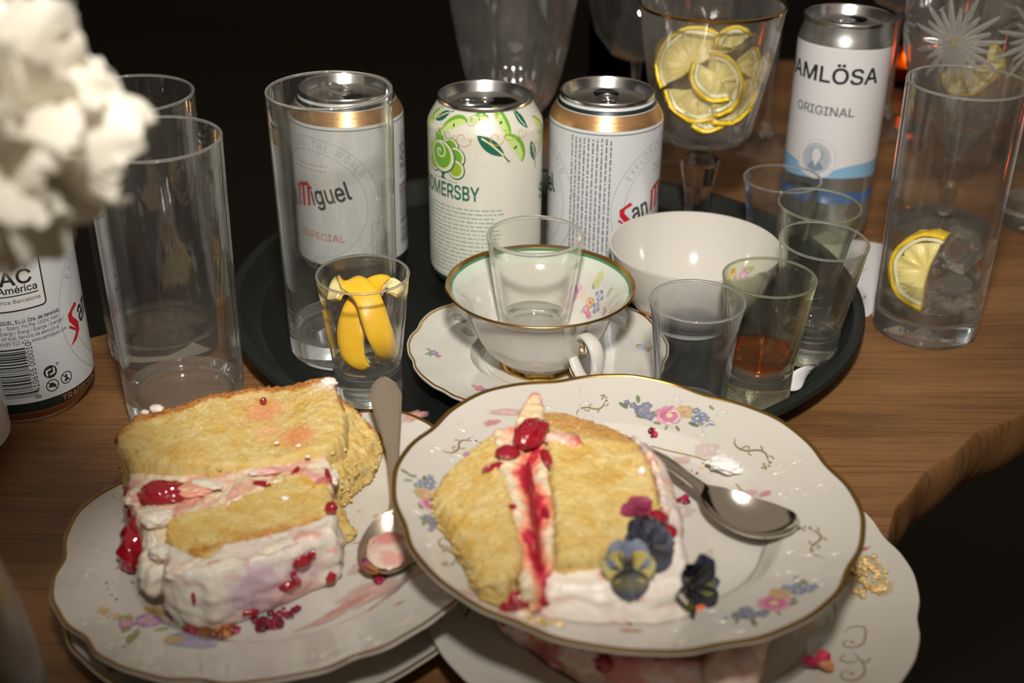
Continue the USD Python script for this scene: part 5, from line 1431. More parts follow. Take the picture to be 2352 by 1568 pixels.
def crumbs(name, label, spec, loc, zf, seed, group=None):
    """A small heap of crumbs nobody could count: one mesh."""
    rng = random.Random(seed); parts, cols = [], []
    for (cx, cy, rx, ry, n_, pal, r0, r1) in spec:
        for _ in range(n_):
            a, q = rng.uniform(0, 2 * PI), math.sqrt(rng.random())
            x, y, r = cx + rx * q * math.cos(a), cy + ry * q * math.sin(a), rng.uniform(r0, r1)
            v, f = blob((x, y, zf(x, y) + r * .45 + .1), r, rng.randrange(99), .45, 1.0, 1 if r < 1.6 else 2, (rng.uniform(.8, 1.5), rng.uniform(.7, 1.2), rng.uniform(.5, .9)), rng.uniform(0, 3))
            parts.append((v, f)); cols.append(np.tile(np.array(rng.choice(pal)) * rng.uniform(.7, 1.2), (len(v), 1)))
    v, f = cat_mesh(parts)
    p = obj(name, (v, f), "smear", "/World", cd=np.vstack(cols), label=label, kind="stuff")
    x = UsdGeom.Xformable(stage.GetPrimAtPath(p)); x.AddTranslateOp().Set(Gf.Vec3d(loc[0] * MM, loc[1] * MM, 0))
    stage.GetPrimAtPath(p).SetCustomDataByKey("category", "crumbs")


REDS = [(0.20, 0.008, 0.03), (0.32, 0.012, 0.055), (0.13, 0.008, 0.025), (0.40, 0.03, 0.07)]
BRN = [(0.32, 0.11, 0.02), (0.45, 0.20, 0.05), (0.20, 0.07, 0.02), (0.25, 0.02, 0.05)]
YLW = [(0.78, 0.56, 0.2), (0.82, 0.62, 0.3), (0.7, 0.45, 0.12)]
crumbs("cake_crumbs", "heap of brown and dark red crumbs at the foot of the left slice", ((-19, -47, 9, 3.4, 46, REDS + BRN, .8, 2.6), (-22, -48, 6, 3, 18, BRN, 1.2, 2.6), (0, -44, 6, 3.2, 26, REDS, .8, 2.2), (6, -38, 7, 3, 16, REDS, .6, 1.7), (22, -17, 4, 4, 10, REDS + YLW, .6, 1.8), (-33, -39, 2.5, 4, 7, BRN, 1, 2.4)), (LX, LY), lz, 1)
crumbs("cake_crumbs", "fine yellow crumbs scattered on the right of the left plate", ((28, 10, 12, 22, 22, YLW, .3, .9), (44, 20, 6, 22, 14, YLW + REDS, .3, .8), (-58, -25, 8, 10, 6, REDS, .3, .7), (40, -21, 4, 2, 8, REDS + BRN, .6, 1.7)), (LX, LY), lz, 2)
sm = Ink()
for i, (x, y, l, w, rt, c) in enumerate(((40, 10, 26, 8, 25, (0.86, 0.62, 0.55)), (36, -30, 34, 14, 30, (0.86, 0.60, 0.54)), (28, -36, 26, 4, 35, (0.82, 0.45, 0.40)), (20, -44, 22, 5, 28, (0.84, 0.55, 0.48)), (34, 3, 22, 2.2, 5, (0.82, 0.42, 0.38)), (47, -34, 12, 3, 60, (0.66, 0.26, 0.18)), (40, -44, 9, 3.4, 55, (0.80, 0.30, 0.26)), (48, 76, 14, 8, 20, (0.84, 0.50, 0.46)), (36, 70, 10, 6, 40, (0.86, 0.60, 0.54)),
                                          (50, 60, 8, 3, 70, (0.80, 0.42, 0.25)), (30, -14, 12, 7, 50, (0.86, 0.66, 0.58)), (54, -12, 20, 10, 20, (0.86, 0.66, 0.60)), (56, -26, 22, 6, 30, (0.86, 0.58, 0.52)), (50, -46, 6, 1.8, 30, (0.8, .35, .3)), (-56, -22, 2.4, 1.6, 0, (0.6, .1, .08)), (-64, -14, 2, 1.2, 30, (0.7, .25, .15)))):
    smear(sm, x, y, l, w, rt, c, 60 + i, .01 + .006 * i)
st = thing("jam_smears", "pink jam and cream smears across the right half of the left plate", "smear", (LX, LY, LZ), LROT, kind="stuff")
(mv, mf), mc = sm.mesh(PL.place(.22)); obj("smear", (mv, mf), "film", st, cd=mc, ca=np.concatenate(sm.ca))

# ---- the right slice
rcake = thing("cake_slice", "sponge slice with a red jam seam and pansies, on the right plate", "cake", (RX, RY, 0))
zb = lambda x, y: rz(x, y) + .6
RL = [(-73.7, -9.9), (-70, 0), (-64.8, 9.2), (-57, 18), (-50.8, 22.8), (-46.8, 14.1), (-48.2, -0.9), (-44, -23.3), (-40, -58.3), (-45, -68), (-54, -65.5), (-60, -47), (-68.5, -24)]
add_slab("sponge_layer", rcake, RL, lambda x, y: 70.5 + (x + 50) * .32, zb, "crumb", lambda v: sponge_cols(v, 11, (), lambda v, n1, n2: sstep(-46.5, -43.5, v[:, 0] + (n1 - .5) * 5 + (v[:, 1] < -40) * -3) * .35), res=0.62, amp=0.65, freq=.26, fine=0.6, bevel=2.0, seed=11, side=1.4, rows=10)
RC = [(-51.5, 21.5), (-40.5, 25.3), (-36.5, 40), (-34.6, 49), (-31.6, 38), (-29.8, 23.8), (-31, 8.3), (-28.8, -20.4), (-29, -58), (-34, -68), (-40, -69.5), (-40.9, -60), (-44.3, -26.1), (-48.8, -1.0)]
seam = lambda y: -37.6 + .12 * np.abs(y) * (y < 0) * .5


def rc_cols(v):
    c = cream_cols(v, 12, ((-34, 44, 76, 5, (0.80, 0.36, 0.26), .8), (-30, 12, 73, 7, (0.78, 0.26, 0.2), .5), (-44, 18, 72, 8, (0.86, 0.55, 0.38), .9), (-34, -64, 52, 9, PNK, .8)), base=(0.88, 0.76, 0.52), streak=(0.88, 0.60, 0.34), pink=.22)
    n1, n2 = meshkit.fbm(v * .28 + 4, 3, 4), meshkit.fbm(v * np.array([.7, .2, .4]), 3, 9)
    d = np.abs(v[:, 0] - (-37.4 - .055 * v[:, 1] + 2.5 * np.sin(v[:, 1] * .16)) + (n1 - .5) * 6)
    c = mixc(c, (0.78, 0.17, 0.09), (1 - sstep(3.2, 6.5, d + (n2 - .5) * 5)) * .8)
    return mixc(c, JAM, 1 - sstep(1.4, 2.6, d))


add_slab("cream_filling", rcake, RC, lambda x, y: 71.8 + .02 * y - 2.4 * math.exp(-((x + 37.4 + .055 * y) / 2.2) ** 2), zb, "cream", rc_cols, res=0.75, amp=1.6, freq=.34, bevel=1.6, seed=12, side=1.3, rows=10)
RS = [(-33.5, 40.3), (-29, 42), (-22.0, 41.2), (-5.2, 29.1), (5.4, 11.9), (8.6, -3.0), (9.7, -17.2), (8.2, -34), (-4.3, -50), (-13.6, -57), (-28.5, -60.5), (-28.5, -28.6), (-30, 2.2), (-29.5, 19.1)]


def skin(v, n1, n2):
    return sstep(9, 22, v[:, 1] + .55 * (v[:, 0] + 12) + (n1 - .5) * 16) * .60


def rs_cols(v):
    c = sponge_cols(v, 13, ((-12, -14, 7, SP3 * .9, .6), (-6, -10, 5, SP3 * .85, .5)), skin)
    n1 = meshkit.fbm(v * .3, 3, 5)
    e = sstep(5.4, 9.0, v[:, 0] + .30 * (v[:, 1] - 8) * (v[:, 1] > 8) + (n1 - .5) * 5) * (v[:, 1] > -22)
    return mixc(c, (0.62, 0.30, 0.07), e * .8)


add_slab("sponge_layer", rcake, RS, lambda x, y: 73.5 - .05 * (x + 10) - max(0, y - 12) * .20, zb, "crumb", rs_cols, res=0.62, amp=0.65, freq=.26, fine=0.6, bevel=1.7, seed=13, side=1.0, rows=11)
RF = [(-33.5, -62), (-29.8, -55), (-12.7, -51), (-1.6, -43.5), (9.5, -29), (12.5, -29), (17, -38), (17.5, -52), (14.7, -62), (3.8, -66.5), (-18.1, -68.5), (-31.2, -67.5)]
add_slab("side_frosting", rcake, RF, lambda x, y: 66.5 - .02 * x, zb, "cream", lambda v: cream_cols(v, 14, ((-31, -66, 54, 6, (0.82, 0.40, 0.40), .7), (-10, -68, 48, 9, (0.84, 0.60, 0.56), .8), (4, -66, 46, 7, (0.82, 0.58, 0.55), .6)), base=(0.86, 0.79, 0.71), streak=(0.86, 0.74, 0.65), dim=.94), res=1.0, amp=1.3, freq=.16, bevel=2.6, seed=14, side=1.4, rows=12, lean=lambda s: 2.6 * s ** 2)
add_slab("top_frosting", rcake, [(3.0, 26), (8, 25.5), (13.5, 16), (17.0, 2), (18.6, -26), (11, -29), (10.0, 0), (6, 16)], lambda x, y: 71.5 - .75 * (x - 8) - max(0, y - 8) * .35, zb, "cream", lambda v: cream_cols(v, 15, ((10, 16, 66, 7, LIL, .9), (13, 0, 62, 6, (0.62, 0.36, 0.46), .7), (14, -12, 60, 4, (.7, .45, .3), .8)), base=(0.82, 0.70, 0.66), pink=.3), res=0.9, amp=1.8, freq=.3, bevel=1.8, seed=15, side=1.6, rows=8)
add_slab("cream_curl", rcake, [(-42, 25), (-40.5, 34), (-37.5, 43), (-34.6, 48), (-32.4, 44), (-31, 34), (-31.5, 26)], lambda x, y: 74.5 + .06 * (y - 30), lambda x, y: 70, "cream", lambda v: cream_cols(v, 16, ((-36, 45, 76, 5, (0.80, 0.30, 0.22), .8),), base=(0.88, 0.66, 0.40), pink=.3), res=.8, amp=1.4, freq=.35, bevel=1.2, seed=16, side=.8, rows=3)
add_slab("cream_curl", rcake, [(-32, 12), (-26, 17), (-18, 14), (-15.5, 8), (-19, 6.5), (-26, 9)], lambda x, y: 76 - .1 * (x + 25), lambda x, y: 72.5, "cream", lambda v: cream_cols(v, 17, ((-17, 9, 75, 6, (0.66, 0.12, 0.1), .8), (-25, 9, 75, 5, (.78, .3, .22), .6)), base=(0.88, 0.74, 0.60), pink=.4), res=.8, amp=1.4, freq=.35, bevel=1.2, seed=17, side=.8, rows=3)
for nm, c, r, sq, rt, sd in (("jelly_lump", (-36.6, 13.5, 75.2), 7.2, (.78, 1.35, .62), -.45, 31), ("jelly_lump", (-45.2, 3.5, 73.2), 3.6, (1.3, 1.1, .6), .3, 32), ("jam_seam", (-36.6, -20, 70.6), 3.0, (.55, 7.0, .7), .06, 33), ("jam_seam", (-34.6, -46, 70.2), 2.6, (.5, 6.0, .8), .04, 34), ("jelly_lump", (-30.5, 0.5, 72.8), 3.6, (.6, 1.5, .6), .2, 35), ("jelly_lump", (-40.5, -66.5, 60), 5.0, (1.4, .7, .7), .1, 36), ("jelly_lump", (-46.0, -68.5, 55.5), 3.0, (.7, .8, 1.7), 0, 37), ("jelly_lump", (-34.0, -66.3, 60.5), 2.6, (1.7, .6, .7), -.5, 38), ("jelly_lump", (-50.5, -3, 71), 2.2, (2.2, .6, .7), .5, 39),
                              ("jelly_lump", (-43.5, -29, 71.6), 1.4, (1.2, 1, .6), 0, 40), ("jelly_lump", (-31.5, -33, 72), 1.6, (.7, 1.9, .6), .2, 41), ("berry", (7.4, -34.6, 70.5), 3.9, (1, 1, .95), 0, 42), ("berry", (11.8, -37.8, 67.5), 3.0, (1, 1, .95), 0, 43), ("berry", (10.5, -31.5, 69), 2.0, (1, 1, 1), 0, 44)):
    v, f = blob(c, r, sd, .25 if nm != "berry" else .06, .8, 4, sq, rt); obj(nm, (v, f), "jelly_red", rcake, smooth=70)
v, f = blob((-40, -69.5, 54), 4.6, 71, .3, .5, 3, (1.1, .7, 1.0)); obj("cream_lump", (v, f), "cream", rcake, cd=cream_cols(v, 18, base=(0.86, 0.70, 0.66)))
v, f = blob((-31, -70, 49), 4.2, 72, .4, .7, 3, (1.3, .7, .9)); obj("sponge_crumb", (v, f), "crumb", rcake, cd=sponge_cols(v, 19))
v, f = blob((4.5, -9, 74), 1.6, 73, .5, .8, 2); obj("icing_crumb", (v, f), "cream", rcake, cd=v * 0 + (0.86, 0.80, 0.74))
crumbs("cake_crumbs", "tiny crumbs and red specks scattered on the well of the right plate", ((30, 25, 26, 26, 22, YLW + REDS, .3, .8), (24, 15, 2.4, 2, 6, REDS, .8, 1.8), (16, 56, 2.4, 2.2, 6, REDS, .8, 1.8), (-3, -67.5, 2.2, 1.2, 6, REDS, .9, 1.8), (-34, -73, 10, 2, 14, YLW, .4, 1.2)), (RX, RY), rz, 4)
v, f = blob((0, 0, 0), 6.0, 81, .5, .8, 3, (1.25, .85, .40), -.3)
dl = thing("cream_dollop", "white dollop of cream on the right plate's far well", "cream", (RX + 44, RY + 35, rz(44, 35) + 2.4)); obj("dollop", (v, f), "cream", dl, cd=v * 0 + (0.80, 0.77, 0.75))
ob = thing("orange_petal", "small orange petal scrap beside the pansies on the right plate", "petal", (RX + 20, RY - 56, rz(20, -56) + 1.5))
v, f = blob((0, 0, 0), 4.0, 82, .3, .8, 3, (1.1, .7, .32)); obj("petal", (v, f), "petal", ob, cd=v * 0 + (0.75, 0.13, 0.015))
sm = Ink()
for i, (x, y, l, w, rt, c) in enumerate(((-46, 60, 22, 5, 15, (0.86, 0.60, 0.56)), (-52, 52, 9, 4, 30, (0.82, 0.40, 0.40)), (28, 44, 9, 5, 0, (0.86, 0.62, 0.58)), (50, 20, 14, 5, -30, (0.86, 0.58, 0.56)), (57, 15, 6, 3, -30, (0.80, 0.40, 0.42)), (22, 8, 16, 10, 10, (0.86, 0.72, 0.66)), (30, -20, 12, 4, 60, (0.86, 0.70, 0.62)), (-4, -74, 10, 3, 0, (0.72, 0.40, 0.30)), (-58, -62, 8, 3, -30, (0.84, 0.50, 0.45)), (26, 36, 6, 2, 10, (0.82, 0.60, 0.35)), (38, 45, 12, 6, -20, (0.86, 0.72, 0.68)))):
    smear(sm, x, y, l, w, rt, c, 90 + i, .01 + .006 * i)
st = thing("jam_smears", "faint pink smears on the rim and well of the right plate", "smear", (RX, RY, RZ), RROT, kind="stuff")
(mv, mf), mc = sm.mesh(PR.place(.22)); obj("smear", (mv, mf), "film", st, cd=mc, ca=np.concatenate(sm.ca))


def petal_mesh(l, w, cup, curl, n=7, m_=9, ruffle=0.0, thick=.35, seed=0, tip=.35):
    """A thin rounded petal growing along +x from the origin, cupped and curled upwards (+z)."""
    u = np.linspace(0.02, 1, m_); vv = np.linspace(-1, 1, n)
    U, W = np.meshgrid(u, vv, indexing="ij")
    half = w / 2 * np.sin(np.clip(U, 0, 1) ** .7 * PI * (1 - tip * .35)) ** .75
    X = l * U * (1 - .12 * np.abs(W) ** 2 * U); Y = half * W
    Z = curl * l * U ** 2 + cup * (W ** 2) * half + ruffle * np.sin(W * 7 + seed) * U ** 3 + ruffle * (meshkit.noise(np.stack([U * 3, W * 3, U * 0 + seed], -1), seed) - .5) * 2 * U
    T = np.stack([X, Y, Z], -1).reshape(-1, 3); B = T - [0, 0, thick]
    F = []
    q = m_ * n
    for i in range(m_ - 1):
        for j in range(n - 1):
            a, b, c, d = i * n + j, i * n + j + 1, (i + 1) * n + j + 1, (i + 1) * n + j
            F += [(a, c, b), (a, d, c), (q + a, q + b, q + c), (q + a, q + c, q + d)]
    for i in range(m_ - 1):
        for j in (0, n - 1):
            a, d = i * n + j, (i + 1) * n + j
            F += [(a, q + a, q + d), (a, q + d, d)] if j == 0 else [(a, q + d, q + a), (a, d, q + d)]
    for j in range(n - 1):
        a, b = (m_ - 1) * n + j, (m_ - 1) * n + j + 1
        F += [(a, q + a, q + b), (a, q + b, b)]
    return np.vstack([T, B]), np.array(F), np.r_[U.ravel(), U.ravel()], np.r_[W.ravel(), W.ravel()]


def pansy(label, loc, rot, s, cols, wilt=0.0):
    t = thing("pansy", label, "flower", loc, rot)
    for i, (ang, l, w, ci) in enumerate(((115, 11, 12, 0), (62, 11, 12, 0), (168, 10, 11, 1), (8, 10, 11, 1), (-90, 11, 14, 2))):
        v, f, U, W = petal_mesh(l * s, w * s, .25 + wilt, .06 + wilt * .5, ruffle=.7 * s, seed=i + int(s * 7))
        R_ = rot3(0, 0, ang)
        base, mid, tipc = cols[ci]
        c = lerp_cols(base, mid, sstep(.12, .40, U)); c = c * (1 - sstep(.55, .85, U)[:, None]) + np.asarray(tipc)[None] * sstep(.55, .85, U)[:, None]
        c *= (1 - .45 * (np.abs(np.sin(W * 9)) > .93) * (U < .6))[:, None]
        v = v @ R_.T + [0, 0, .25 * i]
        obj("petal", (v, f), "petal", t, cd=c)
    v, f = blob((0, 0, 1.2), 1.5 * s, 5, .2, .8, 2, (1, 1, .7)); obj("flower_centre", (v, f), "petal", t, cd=v * 0 + (0.02, 0.015, 0.01))


DKB, BLU, BLK, YE = (0.016, 0.016, 0.026), (0.13, 0.15, 0.205), (0.011, 0.010, 0.017), (0.42, 0.34, 0.07)
pansy("blue and yellow pansy facing out from the right slice's frosting", (RX - 4.5, RY - 61.5, 70.0), (50, 0, 6), 0.95, ((BLK, BLU, (0.17, 0.195, 0.26)), (BLK, YE, (0.36, 0.33, 0.14)), (BLK, (0.10, 0.09, 0.04), (0.035, 0.04, 0.075))))
pansy("nearly black pansy lying on top of the right slice's corner", (RX + 3.0, RY - 50.5, 71.2), (30, 8, 20), 0.95, ((BLK, (0.022, 0.022, 0.036), DKB), (BLK, (0.03, 0.03, 0.05), (0.08, 0.09, 0.13)), (BLK, DKB, (0.05, 0.06, 0.09))), .2)
pansy("dark folded pansy hanging from the right slice's corner", (RX + 17.5, RY - 56.0, 58.5), (78, 0, 48), 1.1, ((BLK, DKB, (0.035, 0.04, 0.07)), (BLK, (0.14, 0.15, 0.02), DKB), (BLK, DKB, (0.01, 0.012, 0.03))), .35)
rosep = thing("rose_petal", "crimson rose petal on the front corner of the right slice's sponge", "petal", (RX + 0.5, RY - 33.5, 74.2), (8, -8, 0))
for i, a in enumerate((80, 200, 320, 20)):
    v, f, U, W = petal_mesh(6.2, 6.8, .3, .1, ruffle=.6, seed=i); obj("petal_fold", (v @ rot3(0, 0, a).T + [0, 0, .3 * i], f), "petal", rosep, cd=lerp_cols((0.15, 0.01, 0.035), (0.30, 0.03, 0.085), U))

# ---- squashed cake between the right plates
zq = lambda x, y: 19.6 + float(P4.ztop(x - 0, y - 0)) + .6
sq_ = thing("squashed_cake", "squashed cake remains with red jam under the right plate", "cake", (61.6, 402.4, 0))
add_slab("sponge_layer", sq_, [(-48, -20), (-20, 20), (30, 22), (44, -10), (30, -40), (0, -52), (-30, -46)], lambda x, y: 31 - .08 * abs(x), zq, "crumb", lambda v: sponge_cols(v, 21, ((0, -40, 30, JAM, .6), (-30, -40, 20, (0.6, 0.25, 0.1), .6))), res=2.0, amp=2.5, freq=.2, bevel=5, seed=21, side=3, rows=6)
add_slab("frosting", sq_, [(-66, -30), (-54, -38), (-40, -50), (-20, -58), (5, -62), (10, -54), (-10, -48), (-36, -40), (-52, -22), (-62, -20)], lambda x, y: 24, zq, "cream", lambda v: cream_cols(v, 22, ((-50, -44, 20, 10, JAM, .8), (-20, -56, 22, 10, (0.7, 0.2, 0.2), .8)), base=(0.86, 0.72, 0.66), pink=.5), res=1.6, amp=2.2, freq=.2, bevel=4, seed=22, side=2, rows=6)
add_slab("jam", sq_, [(-54, -34), (-40, -46), (-24, -52), (-8, -57), (6, -57), (2, -50), (-20, -44), (-40, -36), (-50, -28)], lambda x, y: 26.5, zq, "jelly_red", lambda v: v * 0 + JAM, res=1.6, amp=3.5, freq=.18, bevel=3, seed=23, side=3, rows=5)
add_slab("frosting", sq_, [(20, -40), (30, -22), (38, -24), (30, -46), (24, -62), (14, -66), (8, -58), (14, -46)], lambda x, y: 30, zq, "cream", lambda v: cream_cols(v, 24, ((24, -40, 28, 6, JAM, .6),), base=(0.82, 0.66, 0.60), pink=.35), res=1.6, amp=2.4, freq=.2, bevel=4, seed=24, side=2, rows=6)
for i, c in enumerate(((-57, -31, 21), (-28, -56, 23), (36, -28, 24))):
    v, f = blob(c, 3.2, 90 + i, .3, .8, 3); obj("berry", (v, f), "jelly_red", sq_, smooth=60)
crumbs("cake_crumbs", "flattened pale yellow sponge crumbs on the right rim of the lowest plate", ((80, 1, 9, 11, 60, YLW, .4, 1.5), (82, 10, 6, 5, 20, YLW, .4, 1.2)), (61.6, 402.4), zq, 5)
rp2 = thing("rose_petal", "folded crimson petal lying alone on the lowest right plate", "petal", (113.5, 356, 19.6 + float(P4.ztop(52, -46)) + 1.6), (0, 0, 40))
for i, (a, c0) in enumerate(((10, (0.40, 0.02, 0.06)), (150, (0.30, 0.01, 0.05)), (265, (0.50, 0.20, 0.10)))):
    v, f, U, W = petal_mesh(6.5, 5.5, .5, .25, ruffle=.6, seed=i); obj("petal_fold", (v @ rot3(0, 0, a).T + [0, 0, .3 * i], f), "petal", rp2, cd=lerp_cols(c0, np.array(c0) * 1.3, U))


# ---------------------------------------------------------------- spoons
def spoon(name, label, loc, rot, path, bowl_len, bowl_w, depth, handle_w, m_="steel", cup_up=True, pts=60, end="spade"):
    """path: the spoon's spine from the bowl's tip to the handle's end, local mm."""
    t = thing(name, label, "spoon", loc, rot)
    p = spline(path, pts)
    L = np.r_[0, np.cumsum(np.linalg.norm(np.diff(p, axis=0), axis=1))]
    fb = L / bowl_len
    hs = np.clip((L - bowl_len) / (L[-1] - bowl_len), 0, 1)
    hw = np.interp(hs, *([0, .12, .45, .72, .86, .96, 1], np.array([.34, .26, .38, .8, 1.0, .72, .12]) * handle_w) if end == "spade" else ([0, .2, .8, 1], np.array([.4, .4, .9, .5]) * handle_w))
    bw = bowl_w / 2 * np.sqrt(np.clip(1 - ((fb - .46) / np.where(fb < .46, .46, .56)) ** 2, 0, 1)) * (1 - .10 * np.clip(fb - .4, 0, 1))
    w = np.where(fb < 1, np.maximum(bw, np.where(fb > .6, hw[np.searchsorted(L, bowl_len)], .2)), hw)
    tt, s, up = frames(p)
    c = np.linspace(-1, 1, 13)
    inb = np.clip(1 - fb, 0, 1) ** .4 * np.clip(fb * 6, 0, 1)
    sgn = -1 if cup_up else 1
    sag = sgn * depth * np.where(fb < 1, np.sin(np.clip(fb, 0, 1) * PI) ** .8, 0)[:, None] * (1 - c ** 2)[None]
    arch = .10 * handle_w * np.where(fb >= 1, 1, 0)[:, None] * (1 - c ** 2)[None]
    top = p[:, None] + s[:, None] * (w[:, None] * c)[..., None] + up[:, None] * (sag + arch)[..., None]
    th = np.where(fb < 1, 1.0, np.interp(hs, [0, .1, 1], [3.0, 2.6, 1.8]))[:, None] * (1 - .8 * np.abs(c) ** 4)[None]
    bot = top - up[:, None] * th[..., None]
    n_ = 13; q = pts * n_; F = []
    for i in range(pts - 1):
        for j in range(n_ - 1):
            a, b, cc, d = i * n_ + j, i * n_ + j + 1, (i + 1) * n_ + j + 1, (i + 1) * n_ + j
            F += [(a, b, cc), (a, cc, d), (q + a, q + cc, q + b), (q + a, q + d, q + cc)]
        for j in (0, n_ - 1):
            a, d = i * n_ + j, (i + 1) * n_ + j
            F += [(a, d, q + d), (a, q + d, q + a)]
    for i in (0, pts - 1):
        for j in range(n_ - 1):
            a, b = i * n_ + j, i * n_ + j + 1
            F += [(a, b, q + b), (a, q + b, q + a)]
    tm = trimesh.Trimesh(np.vstack([top.reshape(-1, 3), bot.reshape(-1, 3)]), np.array(F), process=False); tm.fix_normals()
    nb = (fb < 1).sum()
    fc = np.array(tm.faces); row = (fc % q) // n_; isb = (row < nb).all(1)
    for nm, sel in (("spoon_bowl", isb), ("handle", ~isb)):
        sub = tm.submesh([np.where(sel)[0]], append=True); obj(nm, sub, m_, t, smooth=60)
    if end == "spade":
        k0 = np.where(hs > .5)[0]
        ln = [sweep(top[k0, j] + up[k0] * .12, .28, .28, sides=6) for j in (1, 11)]
        obj("handle_bead", cat_mesh(ln), m_, t, smooth=60)
    return t, top, up


sl, tp, up_ = spoon("teaspoon", "teaspoon with a spade-ended handle propped on the left plate, bowl smeared with cream", (LX, LY, 0), (0, 0, 0),
                    [(43.0, -25, 31), (43.0, -14, 30.5), (43.6, -4, 31), (43.8, 8, 35), (42.4, 28, 40), (39, 50, 47), (35.2, 70, 54), (33.6, 78, 57)], 34, 25, 4.5, 7.2, "steel_worn", True)
v, f = blob((42.8, -12, 31.2), 10, 61, .22, .7, 4, (.85, 1.1, .22)); obj("cream_residue", (v, f), "cream", sl, cd=cream_cols(v, 31, ((43, -6, 32, 6, (0.78, 0.28, 0.26), .8),), base=(0.84, 0.66, 0.54), pink=.4))
v, f, U, W = petal_mesh(9, 5, .5, .2, ruffle=.8, seed=2)
pt = thing("dried_petal", "dark curled petal scrap under the tip of the left spoon", "petal", (LX + 40, LY - 24, 29.5), (0, 0, 150)); obj("petal", (v, f), "petal", pt, cd=lerp_cols((0.40, 0.18, 0.03), (0.16, 0.01, 0.06), U))
spoon("teaspoon", "tarnished teaspoon lying on the right plate with its bowl to the right", (RX, RY, 0), (0, 0, 0),
      [(64.5, -12.5, 53.5), (56, -9, 51.5), (46, -3.5, 50.8), (37, 3.5, 52), (29.5, 10.5, 54.5), (22, 20.5, 55.5), (14, 32, 54.5), (4, 44, 51), (-10, 55, 49.5), (-20, 61, 51)], 40, 24.5, 6.4, 8.5, "steel", True)
spoon("teaspoon", "ribbed spoon handle end poking out beside the teacup's handle on the saucer", (0, 0, 0), (0, 0, 0),
      [(60, 430, 37.5), (58, 448, 36), (55, 470, 34), (52, 500, 30), (48.5, 530, 25.5), (46, 548, 22.5), (45.3, 555, 21.4)], 34, 22, 4, 6.5, "steel_worn", True, 46, "round")

# ---------------------------------------------------------------- small things
sc = thing("crumpled_scrap", "crumpled white paper scrap on the tray edge beside the whisky shot", "scrap", (149, 571.5, TZ + .3), (0, 0, 40))
u_, w_ = np.meshgrid(np.linspace(0, 1, 22), np.linspace(-1, 1, 13), indexing="ij")
tw = u_ * 2.4
hw_ = 5.2 * np.sin(PI * np.clip(u_, .06, .97)) ** .8 + .6
X_ = (u_ - .5) * 26; Y_ = hw_ * w_ * np.cos(tw) * .8; Z_ = 4.6 + hw_ * w_ * np.sin(tw) * .75 + u_ * 6 + 1.6 * (meshkit.noise(np.stack([u_ * 5, w_ * 2.5, u_ * 0], -1), 3) - .5)
Z_ = np.maximum(Z_, .6)
T = np.stack([X_, Y_, Z_], -1).reshape(-1, 3); F = []
for i in range(21):
    for j in range(12):
        a, b, c, d = i * 13 + j, i * 13 + j + 1, (i + 1) * 13 + j + 1, (i + 1) * 13 + j
        F += [(a, b, c), (a, c, d), (286 + a, 286 + c, 286 + b), (286 + a, 286 + d, 286 + c)]
obj("paper", (np.vstack([T, T - [0.1, .1, .4]]), np.array(F)), "paper", sc, smooth=60)

pp = thing("paper_napkin", "white printed paper under the tray's right edge, beside the iced glass", "paper", (0, 0, 0.05))
pg = Polygon([(178, 770), (214, 778), (243, 767), (251, 722), (249, 690), (228, 684), (214, 672), (207, 663), (180, 690)]).buffer(-1).buffer(1)
e = trimesh.creation.extrude_polygon(pg, .25, engine="earcut"); obj("sheet", e, "paper", pp, smooth=20)
k = Ink()
k.text("SC", 9, 201, 680, (0.20, 0.33, 0.36), rot=35, sx=1.0); k.line([(205, 712), (214, 722), (222, 728)], 1.0, (0.62, 0.30, 0.34)); k.line([(199, 716), (207, 722), (213, 730)], .8, (0.40, 0.46, 0.48))
(mv, mf), mc = k.mesh(lambda u, v, h: np.stack([u, v, h * 0 + .32], -1)); obj("print", (mv, mf), "print", pp, cd=mc)

for i, (x, y, z, a, c0, lab) in enumerate(((-8, 898, 54.5, 30, (0.42, 0.05, 0.10), "crimson petal on the left in the bottom of the fluted glass"), (4, 893, 56, 140, (0.70, 0.52, 0.42), "pale cream petal in the middle of the fluted glass's bottom"), (13, 902, 58, 250, (0.48, 0.02, 0.07), "bright red petal at the right in the bottom of the fluted glass"), (9, 912, 57, 80, (0.62, 0.40, 0.34), "pinkish petal behind the others in the fluted glass"))):
    t = thing("rose_petal", lab, "petal", (x, y, z), (50, 10, a))
    v, f, U, W = petal_mesh(13, 12, .4, .15, ruffle=1.0, seed=i); obj("petal", (v, f), "petal", t, cd=lerp_cols(np.array(c0) * .8, np.array(c0) * 1.15, U))

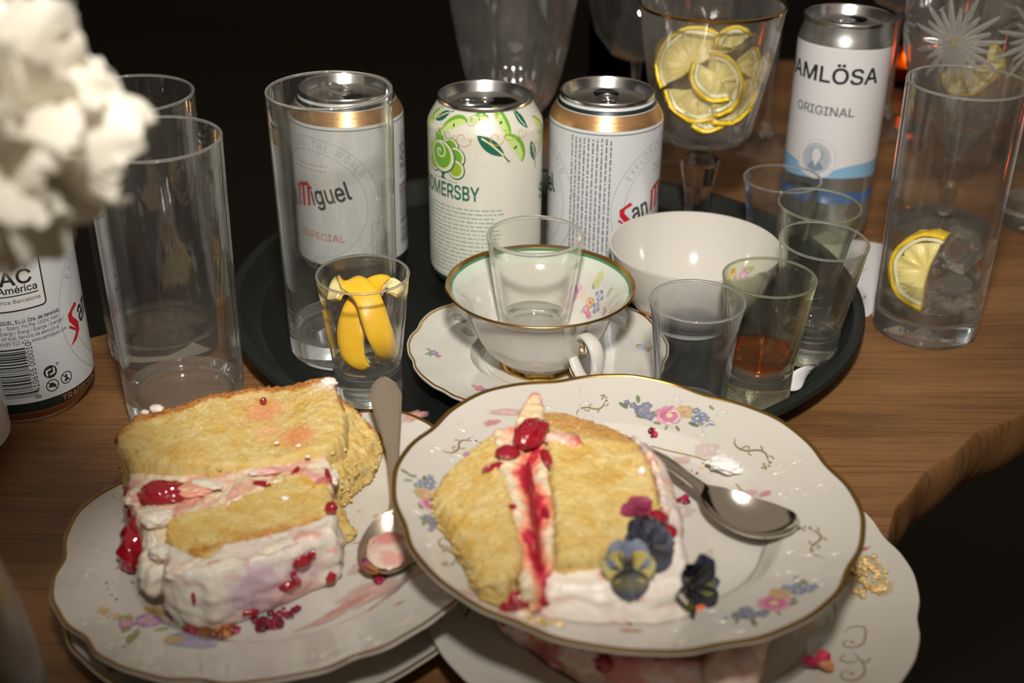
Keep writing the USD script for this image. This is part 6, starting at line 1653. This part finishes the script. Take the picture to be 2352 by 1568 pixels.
# ---------------------------------------------------------------- flower close to the camera
fx, fy, fz, fs = -124, 288, 240, 1.08
fl = thing("white_flower", "big white ruffled flower head out of focus at the upper left", "flower", (fx, fy, fz))
rng = random.Random(6)
N = 112
for i in range(N):
    zc = 1 - 2 * (i + .5) / N; ph = i * 2.39996; rr = math.sqrt(1 - zc * zc)
    d = np.array([rr * math.cos(ph), rr * math.sin(ph), zc])
    v, f, U, W = petal_mesh(rng.uniform(15, 22), rng.uniform(14, 20), .30, rng.uniform(-.25, .35), n=7, m_=7, ruffle=1.1, seed=i, thick=.5)
    z_ = np.array([0, 0, 1.0]) if abs(d[2]) < .9 else np.array([1.0, 0, 0])
    s_ = np.cross(z_, d); s_ /= np.linalg.norm(s_); n_ = np.cross(d, s_)
    a = rng.uniform(0, 2 * PI); s2, n2 = s_ * math.cos(a) + n_ * math.sin(a), n_ * math.cos(a) - s_ * math.sin(a)
    dd = d + .35 * s2 * rng.uniform(-1, 1); dd /= np.linalg.norm(dd); s2 = np.cross(n2, dd); s2 /= np.linalg.norm(s2); n2 = np.cross(dd, s2)
    B = np.stack([dd, s2, n2])
    obj("petal", ((v @ B + d * rng.uniform(12, 15.5)) * fs, f), "petal_white", fl, smooth=True)
v, f = blob((0, 0, 0), 15, 9, .12, .7, 3); obj("flower_heart", (v, f), "petal_white", fl, smooth=True)
obj("stem", sweep(spline([(-8, -2, -14), (-26, -8, -40), (-56, -4, -80), (-82, 8, -115), (-91, 18, -190)], 24), 2.6, sides=8), "stem_green", fl)
vs = thing("flower_vase", "blurred amber-brown vase at the lower left corner, holding the white flower", "vase", (-190, 268, 0))
obj("vase_body", lathe([(0.01, .5), (40, .5), (44, 0), (47, 4), (55, 40), (55.5, 70), (53, 92), (49.5, 113), (44, 130), (34, 142), (26, 150), (22, 160), (24, 166), (22.5, 167), (20, 160), (24, 150), (32, 141), (42, 129), (47, 112), (50, 92), (52, 70), (51, 40), (43, 8), (0.01, 6)], 72), "vase_glass", vs, smooth=50)
